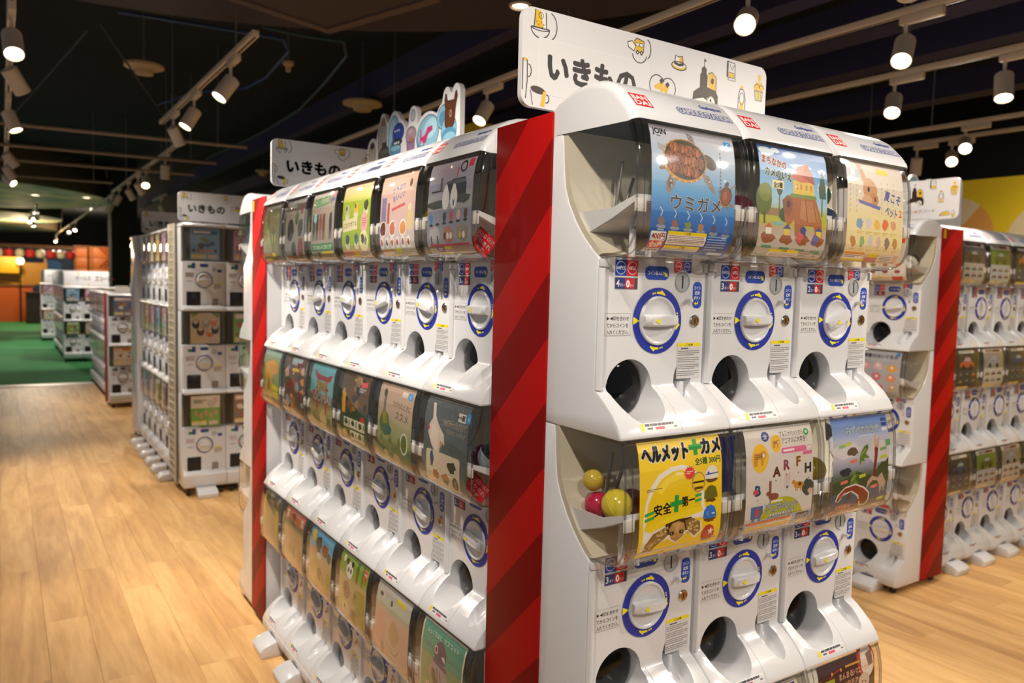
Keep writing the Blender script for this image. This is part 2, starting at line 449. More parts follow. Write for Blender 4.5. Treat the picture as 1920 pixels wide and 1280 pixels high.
    bm = bmesh.new(); b_lathe(bm, [(0, -.0045), (.0145, -.004), (.0165, .0005), (.0175, .0018), (.019, .0012), (.0195, -.001)], 28, 'y', (.0705, -.0006, .0725)); ME['slot'] = finish(bm, 30); ME['slot'].materials.append(M_grey)
    bm = bmesh.new(); b_lathe(bm, [(0, .0006), (.0165, .0006)], 28, 'y', (.0705, 0, .0725)); ME['slot_disc'] = finish(bm, 0); ME['slot_disc'].materials.append(M_grey)
    ME['slit'] = box(.0695, .0722, -.0012, .0, .0605, .0845); ME['slit'].materials.append(M_dark)
    bm = bmesh.new(); b_lathe(bm, [(.0038, .001), (.0045, .011), (.0025, .013), (0, .013)], 14, 'y', (.086, 0, .038)); b_lathe(bm, [(0, .0006), (.0075, .0006), (.0072, 0)], 16, 'y', (.086, 0, .038)); ME['button'] = finish(bm, 40); ME['button'].materials.append(M_white)
    bm = bmesh.new(); b_lathe(bm, [(.0085, 0), (.0085, .003), (.0105, .003), (.012, .0015), (.012, 0)], 24, 'y', (.1065, 0, -.001)); ME['lock'] = finish(bm, 35); ME['lock'].materials.append(M_chrome)
    bm = bmesh.new(); b_lathe(bm, [(0, .0018), (.0086, .0018)], 20, 'y', (.1065, 0, -.001)); ME['lock_core'] = finish(bm, 0); ME['lock_core'].materials.append(M_brass)
    ME['keyhole'] = box(.1058, .1072, -.0024, -.0015, -.006, .004); ME['keyhole'].materials.append(M_dark)
    # stickers (units: mm)
    B_, R_ = '#1f49b4', '#d81f2c'
    p = Print(54, 28, .001); p.rect(0, 0, 27, 28, B_).rect(27, 0, 27, 28, R_)
    for cx, t in ((13.5, '100円玉'), (40.5, '10円玉')): p.ring(cx, 14, 10.6, 11.7, '#f4f4f4', n=28).text(t, cx, 16.6, 7, '#ffffff', .02, 'c', fit=19 if '00' in t else 16)
    flat_part('price', p, -.0965, .1085)
    for nm, a in (('4', '4'), ('3', '3'), ('2', '2')):
        p = Print(54, 21, .001); p.rect(0, 0, 54, 21, '#5d5f66').rect(1, 1.5, 23, 18, '#23347d').rect(24, 1.5, 22, 18, '#c4212b')
        p.text(a, 3, 16.5, 17, '#e8e8ee', .02).text('まい', 12, 16, 7, '#d5d8ea', .01, fit=11).text('0', 27, 17, 17, '#ffffff', .04).text('まい', 36, 16, 6, '#f0c9c9', .01, fit=9)
        p.rect(46.5, 1.5, 6, 18, '#3c3d42')
        flat_part('count'+nm, p, -.0965, .0775)
    p = Print(60, 25, .001); p.rect(0, 0, 60, 25, B_, r=11).text('コイン投入口', 7, 15.5, 7.6, '#ffffff', .012, fit=38)
    p.poly([(46, 12), (49, 9), (53, 13), (55, 10.5), (56, 19), (47.5, 18), (50, 16)], '#f0e21c'); flat_part('oval', p, -.025, .1)
    p = Print(45, 22, .001); p.poly([(0, 0), (22.5, 0), (22.5, 15), (17, 17), (3, 22), (0, 20)], R_).poly([(22.5, 0), (45, 0), (45, 20), (40, 22), (28, 17), (22.5, 15)], B_)
    for cx, t in ((11, '10円玉'), (33.5, '100円玉')): p.ring(cx, 9.5, 7, 8, '#f4f4f4', n=22).text(t, cx, 11.4, 5, '#ffffff', .01, 'c', fit=11)
    flat_part('coins', p, .048, .111)
    p = Print(24, 50, .001); p.rect(0, 0, 24, 50, B_, r=9)
    for i, t in enumerate(('コイン', '返却', 'ボタン')): p.text(t, 12, 14+i*9.5, 7.4, '#ffffff', .015, 'c', fit=17 if i != 1 else 13)
    p.poly([(4, 41), (9, 37.5), (9, 39.7), (13, 39.7), (13, 36.5), (15, 36.5), (15, 42.3), (9, 42.3), (9, 44.5)], '#f0e21c'); flat_part('retn', p, .0993, .0735)
    p = Print(60, 40, .001); p.rect(0, 0, 60, 40, '#8b8b8b').rect(.6, .6, 58.8, 38.8, '#d6d7da')
    p.poly([(4, 6), (10.5, 9.5), (4, 13)], '#151515').poly([(18, 6), (11.5, 9.5), (18, 13)], '#151515')
    p.text('印を合わせ', 19, 12.6, 8.6, '#161616', .018, fit=37).text('てからコインを', 4, 25, 8.6, '#161616', .018, fit=51).text('入れてください。', 4, 37, 8.6, '#161616', .018, fit=52); flat_part('align', p, -.1165, .0135)
    p = Print(62, 68, .001); p.rect(0, 0, 62, 68, '#d0d0d2').rect(0, 0, 62, 7, '#ecd91a').text('ご注意', 31, 5.6, 5, '#3b3413', .02, 'c', fit=20)
    p.lines(10, 9.5, 42, 3, 1, '#333333', 1, .8)
    for i in range(4): p.lines(2, 15+i*13, 58, 11, 3, '#6f6d70', i+3, .36)
    flat_part('caution', p, .064, -.0427)
    p = Print(92, 16, .001); p.rect(0, 0, 92, 16, '#dcdcdd').rect(1, 1, 8, 14, '#e8d314').lines(12, 2, 78, 6, 1, '#4a4a55', 2, .75).lines(16, 9, 18, 5, 1, '#4a4a55', 5, .7).lines(35, 8.6, 44, 6, 1, '#e0345a', 4, .85).lines(80, 9, 10, 5, 1, '#777777', 6, .6)
    tl = TRAY[:]; fn, cuts = along(tl, -.086, .0835); ME['tray_label'] = p.mesh(lambda u, v, o: fn(u, v, o+.0004), cuts, M_vinyl, 'tray_label')
    p = Print(40, 35, .001); p.rect(0, 0, 40, 35, '#d42027').text('BAN', 20, 16.5, 17, '#f5eeee', .024, 'c', fit=33).text('DAI', 20, 31.5, 17, '#f5eeee', .024, 'c', fit=33)
    hf = HOODP[3:]; fn2, c2 = along(hf, -.121, .1945); ME['maker'] = p.mesh(lambda u, v, o: fn2(u, v, o+.0005), c2, M_vinyl, 'maker')
    p = Print(134, 56, .001); p.text('Gashapon', 98, 22, 15, '#27479c', .02, 'c', fit=56, shear=.2)
    p.text('CAPSULE STATION', 67, 50, 21, '#f2f2f5', .045, 'c', fit=132, outline='#22469f', ow=.075)
    fn3, c3 = along(hf, -.0195, .1765); ME['badge'] = p.mesh(lambda u, v, o: fn3(u, v, o+.0005), c3, M_vinyl, 'badge')
    fp = [(-.0, 0), (-.105, 0), (-.11, .028), (-.095, .042), (-.065, .053), (-.03, .058), (0, .057)]
    ME['foot'] = prism_x(fp, -.058, .058, 50, .003); ME['foot'].materials.append(M_white)
    bm = bmesh.new(); b_lathe(bm, [(.0, -.009), (.017, -.009), (.0175, -.006), (.0175, .006), (.017, .009), (0, .009)], 18, 'x', (0, 0, .0175)); b_box(bm, -.012, .012, -.006, .014, .02, .035)
    ME['castor'] = finish(bm, 35); ME['castor'].materials.append(M_rubber)
    p = Print(70, 22, .001); p.text('Gashapon', 35, 8, 8, '#3b55a6', .02, 'c', fit=26, shear=.2).rect(4, 12, 62, 7, '#3b3c3e'); ME['plinth'] = p.mesh(flat(-.035, -.0784, -.203), m=M_vinyl, name='plinth')
machine_meshes()
POSTER_X0, POSTER_W = -.098, .204
PFRONT = inset(GLOBE, .0045)
pfn, pcuts = along(PFRONT, POSTER_X0, .004)
def poster_mesh(pr, name, vs=.86): return pr.mesh(lambda u, v, o: pfn(u, v*vs, o), [c/vs for c in pcuts], M_print, name)
LABELS = [('price_sticker', 'price'), ('coin_counter', 'count'), ('coin_inlet_label', 'oval'), ('coin_type_sticker', 'coins'), ('coin_return_label', 'retn'), ('alignment_label', 'align'), ('caution_label', 'caution')]
def machine(label, loc, rz, posters, group, knobs=(0, 0, 0), fine=True, foot=True, counts='433', stirrers=(), nhop=3, castors=True):
    t = thing('capsule_machine', label, 'capsule machine', loc, rz, group)
    for k in range(3):
        z = ZD[k]
        def part(n, key, parent=t, m=None, lab=None):
            o = link(n, ME[key], m, parent, (0, 0, z) if parent is t else None)
            if lab: o['label'] = lab
            return o
        b = part('tier_body', 'body_base' if k == 2 else 'body'); 
        part('hinge_bar', 'bar'); part('hinge', 'hinge')
        g = part('globe', 'globe'); part('globe_rim', 'globe_rim', g); part('poster_clip', 'clip', g)
        part('globe_lining', 'lining', lab='cream globe lining'); part('hopper', 'hopper')
        if k in stirrers: part('stirrer_rods', 'stirrer', lab='grey metal stirrer rods')
        pm, pl = posters[k]; po = link('poster', pm, None, t, (0, 0, z)); 
        if pl: po['label'] = pl
        part('dial_ring', 'ring', lab='blue dial ring with yellow arrows')
        kn = link('dial_knob', ME['knob'], None, t, (DX, -.0006, z), (0, math.radians(knobs[k]), 0))
        gr = link('grip', ME['grip'], None, kn, (0, .0005, 0)); link('pointer', ME['mark'], None, kn, (0, .0005, 0), None)['label'] = 'yellow pointer'
        part('outlet_dome', 'dome', lab='dark smoked outlet dome'); part('finger_tab', 'finger')
        s = part('coin_slot', 'slot', lab='grey round coin slot'); part('slot_face', 'slot_disc', s); part('slot_opening', 'slit', s); part('return_button', 'button')
        s = part('lock', 'lock', lab='chrome lock with brass core'); part('lock_core', 'lock_core', s); part('keyhole', 'keyhole', s)
        for n, key in LABELS: part(n, key+counts[k] if key == 'count' else key)
        part('tray_label', 'tray_label')
    h = link('hood', ME['hood'], None, t, (0, 0, ZD[0])); link('maker_badge', ME['maker'], None, h)['label'] = 'red maker badge'; link('station_lettering', ME['badge'], None, h)
    link('plinth_mark', ME['plinth'], None, t, (0, 0, ZD[2]))
    if foot: link('stabilizer_foot', ME['foot'], None, t, (0, -.03, 0))
    if castors:
        for x, y in ((-.105, -.03), (.105, -.03), (-.105, .3), (.105, .3)): link('castor', ME['castor'], None, t, (x, y, 0))
    return t
# ------------------------------------------------------------------ posters (100 x 122 units, top left origin)
def P_(bg): 
    p = Print(100, 122, .00204)
    if callable(bg):
        for i in range(12): p.rect(0, i*122/12, 100, 122/12, bg)
    else: p.rect(0, 0, 100, 122, bg)
    return p
def caution(p, x, y, w, h, c='#f2d714', paper='#efe6dc', seed=0):
    p.rect(x, y, w, h, paper, r=1).rect(x, y, w, min(3.2, h*.35), c).text('ご注意', x+w/2, y+2.7, 2.7, '#333', .01, 'c').lines(x+1.5, y+4, w-3, h-5, max(2, int(h/2.2)), '#8d7168', seed, .4); return p
def critter(p, x, y, s, body, base='#8d9299', seed=0):
    p.ell(x, y+s*.9, s*1.1, s*.38, base).blob(x, y, s*.7, s*.75, body, seed, .3); return p
def animal(p, x, y, s, col, d=1, dark=None, leg=None):
    """a small four-legged figure in side view"""
    leg = leg or col
    for q in (-.7, -.35, .3, .62): p.rect(x+q*s*d-.1*s, y+.1*s, .2*s, .75*s, leg)
    p.ell(x, y, .95*s, .5*s, col).ell(x+1.0*s*d, y-.5*s, .36*s, .32*s, col)
    p.poly([(x+.6*s*d, y-.1*s), (x+1.1*s*d, y-.3*s), (x+.85*s*d, y-.75*s), (x+.45*s*d, y-.35*s)], col)
    if dark: p.ell(x-.2*s*d, y-.1*s, .35*s, .25*s, dark).ell(x+1.1*s*d, y-.55*s, .06*s, .06*s, dark)
    return p
def sea_turtle(p, x, y, s, rot=0, big=True):
    def T(pts): return p._rot([(x+a*s, y+b*s) for a, b in pts], x, y, rot)
    fl, fl2 = '#8f8788', '#6d5c56'
    p.poly(T([(-.55, .45), (-.3, .75), (-.42, 1.15), (-.62, 1.5), (-.82, 1.35), (-.85, 1.0)]), fl)
    p.poly(T([(-.6, .5), (-.5, 1.0), (-.68, 1.3), (-.78, 1.0)]), fl2)
    p.poly(T([(.95, .35), (1.3, .35), (1.62, .75), (1.75, 1.1), (1.45, .95), (1.05, .6)]), fl)
    p.poly(T([(-1.0, .25), (-1.25, .55), (-1.15, .6), (-.8, .5)]), '#7d5330')
    p.poly(T([(-1.0, -.4), (-1.4, -.45), (-1.35, -.2), (-1.0, -.15)]), '#a6a6ad')
    p.poly(T([(.2, -.8), (.05, -1.2), (.35, -1.15), (.55, -.7)]), fl)
    p.ell(*T([(1.25, -.2)])[0], .42*s, .26*s, '#4a3626', rot+25).ell(*T([(1.42, -.1)])[0], .2*s, .17*s, '#2f2721', rot)
    rd = random.Random(int(s*10))
    for poly_, n in (([(-.75, .6), (-.45, .8), (-.6, 1.3)], 14), ([(1.05, .45), (1.4, .5), (1.5, .85)], 10), ([(.15, -1.1), (.4, -.85), (.3, -1.0)], 6)):
        for i in range(n):
            w = [rd.random() for _ in range(3)]; t_ = sum(w); q = T([(sum(c[0]*k for c, k in zip(poly_, w))/t_, sum(c[1]*k for c, k in zip(poly_, w))/t_)])[0]; p.blob(q[0], q[1], .035*s, .03*s, rd.choice(('#d2cdd0', '#5d5660', '#c2b8b2')), i, .3, n=6)
    p.ell(x, y, 1.12*s, .88*s, '#c98f2c', rot, 32).ell(x+.02*s, y-.04*s, 1.06*s, .8*s, '#2e2a1a', rot, 32)
    if big:
        hexa = lambda cx, cy, a, b: [(cx-a, cy), (cx-a*.55, cy-b), (cx+a*.55, cy-b), (cx+a, cy), (cx+a*.55, cy+b), (cx-a*.55, cy+b)]
        sc = [(-.76+.375*i, -.02, .245, .215) for i in range(5)]+[(-.575+.375*i, -.44, .24, .2) for i in range(4)]+[(-.575+.375*i, .40, .24, .2) for i in range(4)]
        for i, (cx, cy, a_, b_) in enumerate(sc):
            p.poly(T(hexa(cx, cy, a_, b_)), ('#93451d', '#a5521f', '#86401c', '#ae5c24')[i % 4]).poly(T(hexa(cx+.03, cy+.02, a_*.55, b_*.6)), ('#b8682c', '#8a4a26', '#c07030')[i % 3])
            q = T([(cx-a_*.35, cy-b_*.8), (cx-a_*.1, cy), (cx-a_*.3, cy+b_*.8)]); p.line(q, .05*s, '#2f2e1c'); q = T([(cx+a_*.4, cy-b_*.7), (cx+a_*.55, cy+b_*.6)]); p.line(q, .03*s, '#4a5230')
        p.poly(T([(-.95, .05), (-.45, -.12), (-.3, .06), (-.75, .28)]), '#a58894').poly(T([(-.9, .1), (-.5, -.02), (-.45, .06), (-.75, .2)]), '#c2a8b0')
        for a in range(20, 360, 16):
            q = T([(1.04*math.cos(math.radians(a)), .8*math.sin(math.radians(a))), (1.13*math.cos(math.radians(a)), .89*math.sin(math.radians(a)))]); p.line(q, .05*s, '#ecd08a' if 20 < a < 200 else '#8a5a24')
    else:
        p.ell(x, y, .95*s, .7*s, '#8a4a2a', rot).ell(x-.1*s, y-.1*s, .5*s, .3*s, '#a7603a', rot)
    return p
def poster_turtle():
    p = P_(grad([(0, '#c9c6cf'), (30, '#a9c3df'), (60, '#5aa6de'), (85, '#2868b8'), (122, '#22407f')]))
    p.text('JOIN', 3, 9, 8, '#17181c', .03, fit=15).lines(7, 10.5, 10, 2, 1, '#333', 1)
    p.rect(87, 6, 9, 9, '#3b9be0').text('く', 91.5, 13, 7, '#d8ecfa', .02, 'c')
    sea_turtle(p, 38, 31, 23, 6)
    sea_turtle(p, 88, 60, 9, -75, False)
    p.text('ウミガメ', 22, 76, 15.5, '#2d2016', .012, fit=60, outline='#f2f0ea', ow=.03)
    for i in range(12): p.rect(80.5, 18+i*3.6, 1.6, 2.4, '#5f6d7d')
    cols = ('#86705b', '#9b5f3d', '#7e8b3c', '#a57b55', '#5a4470', '#4b62a8')
    for i, c in enumerate(cols):
        x = 12+i*15.6; y = 90+i*.8; p.line([(x-2, y-14), (x+1, y-10), (x-1, y-6)], 1, '#bcd8f0'); critter(p, x, y-1, 5, c, '#8f99a3', i); p.lines(x-4, y+6, 9, 2, 1, '#d6e6f6', i)
    p.rect(2, 98, 17, 9, '#f1eee9', r=1).rect(2, 107, 17, 8, '#d8452f', r=1).text('400円', 10.5, 105, 7, '#d23b2c', .03, 'c', fit=15).text('全6種', 10.5, 113.5, 7, '#f6efe6', .02, 'c', fit=14)
    caution(p, 21, 97, 46, 13, seed=3); caution(p, 21, 111, 42, 7, seed=5); p.rect(1, 115.5, 18, 6, '#e8ded0').text('対象年齢', 10, 119.5, 3.4, '#5a3a2a', .01, 'c', fit=14)
    p.lines(69, 99, 24, 16, 6, '#9db2df', 8).rect(78, 117, 18, 4, '#d6cfd2')
    return poster_mesh(p, 'poster_sea_turtle', .9)
def poster_cafe():
    p = P_(grad([(0, '#1c66b4'), (25, '#3f97dc'), (50, '#8cc0e6'), (68, '#b8d2dc'), (69, '#a9b648'), (84, '#b7b23e'), (85, '#b59a83'), (97, '#c0b4a6'), (122, '#c9bfb4')]))
    for i, (x, y, a, b) in enumerate(((12, 8, 10, 5), (25, 5, 7, 3), (60, 20, 14, 4), (93, 40, 8, 7), (92, 22, 7, 3))): p.blob(x, y, a, b, '#cfe0ee', i, .25)
    p.rect(0, 68, 30, 8, '#9a7a5c'); p.ell(6, 60, 11, 17, '#5f6d20').ell(8, 52, 9, 10, '#788627').rect(6, 72, 2.4, 13, '#5b4526')
    p.rect(27, 44, 1.6, 34, '#6b6a3a').ell(28, 44, 4.5, 10, '#2e4a26').ell(36, 74, 8, 8, '#3f5a2c')
    p.rect(91, 42, 1.6, 30, '#4a5a36').poly([(92, 20), (86, 40), (88, 52), (98, 52), (97, 38)], '#2d5430')
    p.poly([(48, 50), (47, 36), (62, 32), (78, 36), (80, 50)], '#dcbf4a').poly([(44, 33), (55, 20), (70, 15), (80, 35), (58, 37)], '#c8654e').poly([(70, 15), (80, 35), (79, 38), (60, 30)], '#a94538')
    for x in (52, 58, 66, 73): p.rect(x, 39, 3, 6, '#c8863c')
    p.poly([(44, 50), (82, 50), (84, 54), (43, 54)], '#6f8b2e')
    p.poly([(45, 54), (82, 54), (92, 78), (93, 96), (84, 96), (80, 84), (64, 84), (60, 96), (52, 96), (50, 78), (42, 86), (36, 80), (34, 64), (39, 56)], '#a8683f')
    p.blob(40, 64, 8, 11, '#8f5a3c', 4, .2).ell(41, 62, 3, 4, '#5a3a2c').poly([(60, 56), (80, 57), (88, 78), (70, 80), (58, 76)], '#b98056').line([(66, 56), (70, 80)], 1, '#7d5134').line([(78, 57), (84, 78)], 1, '#7d5134')
    p.text('まちなかの', 4, 20, 10, '#d9452f', .03, fit=34, rot=8, outline='#f4efe2', ow=.05).text('カメのいえ', 7, 33, 10.5, '#3f7d3a', .03, fit=38, rot=6, outline='#f4efe2', ow=.05)
    p.rect(17, 38, 17, 9, '#e6dca8', r=1).text('全5種', 25.5, 45.5, 6.5, '#4c3a20', .03, 'c', fit=13).rect(20, 82, 14, 4, '#82b6b4')
    for i, (x, c) in enumerate(((14, '#c8654e'), (40, '#d9c24a'), (64, '#4a4e86'), (88, '#e0c247'))):
        p.blob(x, 100, 9.5, 6, '#9a5f3c', i, .25).rect(x-4, 88, 8, 8, c if i != 0 else '#e6dfd2').poly([(x-6, 89), (x, 84), (x+6, 89)], c if i in (0, 2) else '#54588e').rect(x-7, 108+i, 14, 3, '#5f9c78')
    p.rect(55, 92, 9, 11, '#c9605a', 25).rect(79, 93, 9, 11, '#6f6a9c', 25)
    p.ring(10, 116, 6, 9, '#7dae8c', 20, 170, sy=.5); caution(p, 21, 112, 42, 9, seed=2); p.lines(66, 112, 16, 8, 3, '#8a8178', 3).lines(86, 114, 12, 6, 2, '#8a8178', 4)
    return poster_mesh(p, 'poster_tortoise_house')
def poster_rabbit():
    p = P_(grad([(0, '#d9cfc9'), (45, '#dcd2bd'), (60, '#e0d4a4'), (95, '#e2d19a'), (122, '#dcae9c')]))
    for i in range(8):
        for j in range(7):
            if not 2 <= i <= 4: p.rect(4+i*11, 22+j*6, 1.3, 3.5, '#b9ac9c', 20)
    p.rect(0, 8, 22, 13, '#b8c3d6').text('夏', 11, 18, 9, '#f2f2f4', .02, 'c').rect(52, 6, 21, 7, '#e3cf3a')
    p.poly([(18, 2), (26, 4), (34, 22), (31, 30), (26, 24)], '#c99e78').ell(39, 34, 12, 15, '#c8976a', -20).ell(45, 45, 9, 8, '#c08a5c').ell(36, 33, 2, 3, '#1d2030').ell(48, 44, 2, 3, '#7d4a34').ell(34, 46, 9, 6, '#d2a880')
    p.poly([(18, 46), (58, 52), (56, 56), (20, 50)], '#6f6fb0')
    p.text('夏こそ', 64, 42, 13, '#43479a', .02, fit=30, rot=10).text('ペット', 66, 60, 13, '#43479a', .02, fit=22, rot=10).text('2', 92, 62, 12, '#d9534a', .02)
    for i, c in enumerate(('#7f9db8', '#cfc7c9', '#e2b45c', '#d9784a', '#d99a78')): p.blob(22+i*15, 74-i*.3, 5.5, 6.5, c, i+3, .3).lines(17+i*15, 83, 11, 4, 2, '#c9b23e', i)
    for i, c in enumerate(('#b98346', '#8fae6a', '#c6c1c4', '#cfb0a8', '#8f7a6a', '#b98a4c')): p.blob(12+i*15, 95, 4.5, 7, c, i+11, .3).lines(7+i*15, 104, 11, 3.5, 2, '#c9b23e', i+7)
    p.rect(2, 108, 34, 3.4, '#e0913a').rect(2, 111, 34, 8, '#eae2d6').lines(4, 112, 30, 4, 2, '#8a5a5a', 1).rect(2, 117, 38, 3, '#e8d22e').rect(44, 108, 16, 6, '#e3cf3a').rect(40, 114, 22, 8, '#c98078').rect(64, 110, 26, 11, '#e6ded2').lines(66, 112, 22, 8, 4, '#7d6a66', 5)
    return poster_mesh(p, 'poster_summer_rabbit')
def poster_helmet():
    Y = '#f0cd12'; p = P_(Y)
    p.text('ヘルメット', 4, 21, 20, '#1d140c', .05, fit=54, rot=0, outline='#efe9df', ow=.05).text('カメ', 75, 19, 19, '#1d140c', .05, fit=24, outline='#efe9df', ow=.05)
    p.rect(65, 3, 5, 17, '#1f9a3e').rect(59.5, 8.5, 16, 5.5, '#1f9a3e')
    p.text('全5種 300円', 66, 30, 8, '#1f7d38', .03, fit=32)
    out = [(5, 97), (4, 82), (7, 62), (13, 46), (22, 35), (36, 29), (50, 28), (64, 33), (73, 46), (77, 62), (78, 76), (82, 82), (76, 88), (62, 87), (75, 92), (76, 102), (68, 110), (57, 100), (45, 112), (34, 104), (22, 108), (6, 121), (2, 121)]
    p.poly(out, '#ece6dc')
    p.poly([(6.5, 92), (9.5, 65), (16.5, 50), (25, 40), (38, 34), (49, 33), (60.5, 38), (69, 50), (73, 65), (74.5, 79), (60, 82.5), (40, 86), (20, 91)], '#eccb10')
    p.poly([(20, 52), (29, 41), (42, 36), (54, 37), (62, 44), (50, 42), (34, 46), (25, 57)], '#f3d93a').ell(46, 37, 5, 1.6, '#f8ecaa')
    p.poly([(5, 88), (30, 82), (60, 76), (75, 76), (76, 81), (58, 84), (35, 88), (12, 94)], '#f2d520')
    for x, y in ((6, 72), (6, 77.5)): p.poly([(x, y+1.5), (x+11, y-.8), (x+11, y+2.4), (x, y+4.7)], '#3aa648')
    for x, y in ((66, 61), (66, 66.5)): p.poly([(x, y+1), (x+8, y), (x+8, y+3.2), (x, y+4.2)], '#3aa648')
    p.text('安全', 17, 77, 12.5, '#2a1a0e', .03, fit=20, rot=-4).text('第一', 50, 72, 11.5, '#2a1a0e', .03, fit=16, rot=-4).rect(40.5, 59, 5, 18, '#1f9a3e', 3).rect(35.5, 65.2, 15, 5.2, '#1f9a3e', -3)
    sc, sk, dk = '#8a6a35', '#b98c4e', '#43290f'
    p.poly([(30, 88), (45, 85), (62, 85), (60, 98), (50, 100), (33, 100)], dk)
    p.poly([(4, 119), (8, 106), (16, 96), (30, 91), (34, 100), (26, 106), (18, 112), (10, 120)], sc).poly([(54, 88), (62, 86), (73, 92), (74, 101), (67, 107), (57, 98)], sc)
    rd = random.Random(4)
    for i in range(46):
        t = i/45; x = 6+26*t+rd.uniform(-3.5, 3.5); y = 117-24*t**.75+rd.uniform(-3, 4); p.blob(x, y, 1.5, 1.2, rd.choice(('#c9a35f', '#a57e42', '#d6b878')), i, .2, n=6)
    for i in range(30): p.blob(rd.uniform(57, 72), rd.uniform(90, 103), 1.5, 1.3, rd.choice(('#c9a35f', '#a57e42', '#d6b878')), i, .2, n=6)
    p.poly([(35, 94), (39, 88), (46, 87), (53, 90), (55, 98), (52, 104), (45, 110), (37, 104)], sk).poly([(39, 89), (46, 88), (51, 91), (48, 99), (43, 99)], '#cfa56a')
    for x, d in ((38.5, 1), (50, -1)): p.ell(x, 99, 3, 2.4, '#7a5428').poly([(x-2.4, 97.6+.6*d), (x+2.4, 98.4-.6*d), (x+2, 101.2), (x-2, 101)], '#171008').ell(x-.5*d, 99.2, .6, .6, '#d8c49a')
    p.line([(38, 104), (42, 106), (45, 105.5), (49, 106), (53, 102.5)], .7, '#5a3a1c').line([(44, 100), (45, 104)], .8, '#7d5a30').line([(41, 90), (43, 98)], .5, '#8f6a38').line([(49, 91), (47, 98)], .5, '#8f6a38')
    st = []
    for i in range(28): st.append((59+7.5*(1 if i % 2 else .72)*math.cos(2*PI*i/28), 38+8*(1 if i % 2 else .72)*math.sin(2*PI*i/28)))
    p.poly(st, '#de3a22').lines(55, 36, 8, 4, 2, '#f6dcd2', 3)
    p.ell(70, 49, 8.6, 11, '#b08a4a').ell(70, 49, 7.2, 9.5, '#eccb10').rect(63, 48, 14, 2, '#2a1a0e').rect(65, 54, 10, 2.6, '#5a3516')
    for i, (c, c2) in enumerate((('#e6e1da', '#2f49a8'), ('#6b6a1c', None), ('#2f74cf', '#dfe6f2'), ('#b52a22', '#f0ece6'))):
        y = 40+i*21.5; x = 87-i*.8
        p.blob(x, y+9, 7, 2.8, '#6d451d', i, .3)
        p.poly([(x-9, y+7), (x-8, y-1), (x-4, y-6), (x+1, y-7), (x+6, y-4), (x+8, y+3), (x+8.5, y+7), (x, y+8)], c)
        if i == 0: p.rect(x-8, y+1.5, 16, 1.3, c2, -3).ell(x-4.5, y+1, 1.3, 1.6, '#1f3a7d')
        if i == 2: p.text('く', x-3, y+4, 5, c2, .03, 'c').rect(x+2, y+2, 4, 1.4, c2)
        if i == 3: p.poly([(x+3+4.2*(1 if k % 2 == 0 else .42)*math.sin(2*PI*k/10), y+1-4.6*(1 if k % 2 == 0 else .42)*math.cos(2*PI*k/10)) for k in range(10)], c2)
    p.lines(80, 113, 15, 4, 2, '#d8562a', 3).lines(8, 49, 18, 3.5, 2, '#6d5a1a', 4)
    p.rect(3, 114.5, 56, 2.6, '#e7dcc4', 0).rect(3, 117, 56, 3, '#f2d520').text('ご注意', 30, 119.6, 2.4, '#443', .01, 'c')
    return poster_mesh(p, 'poster_helmet_turtle', .83)
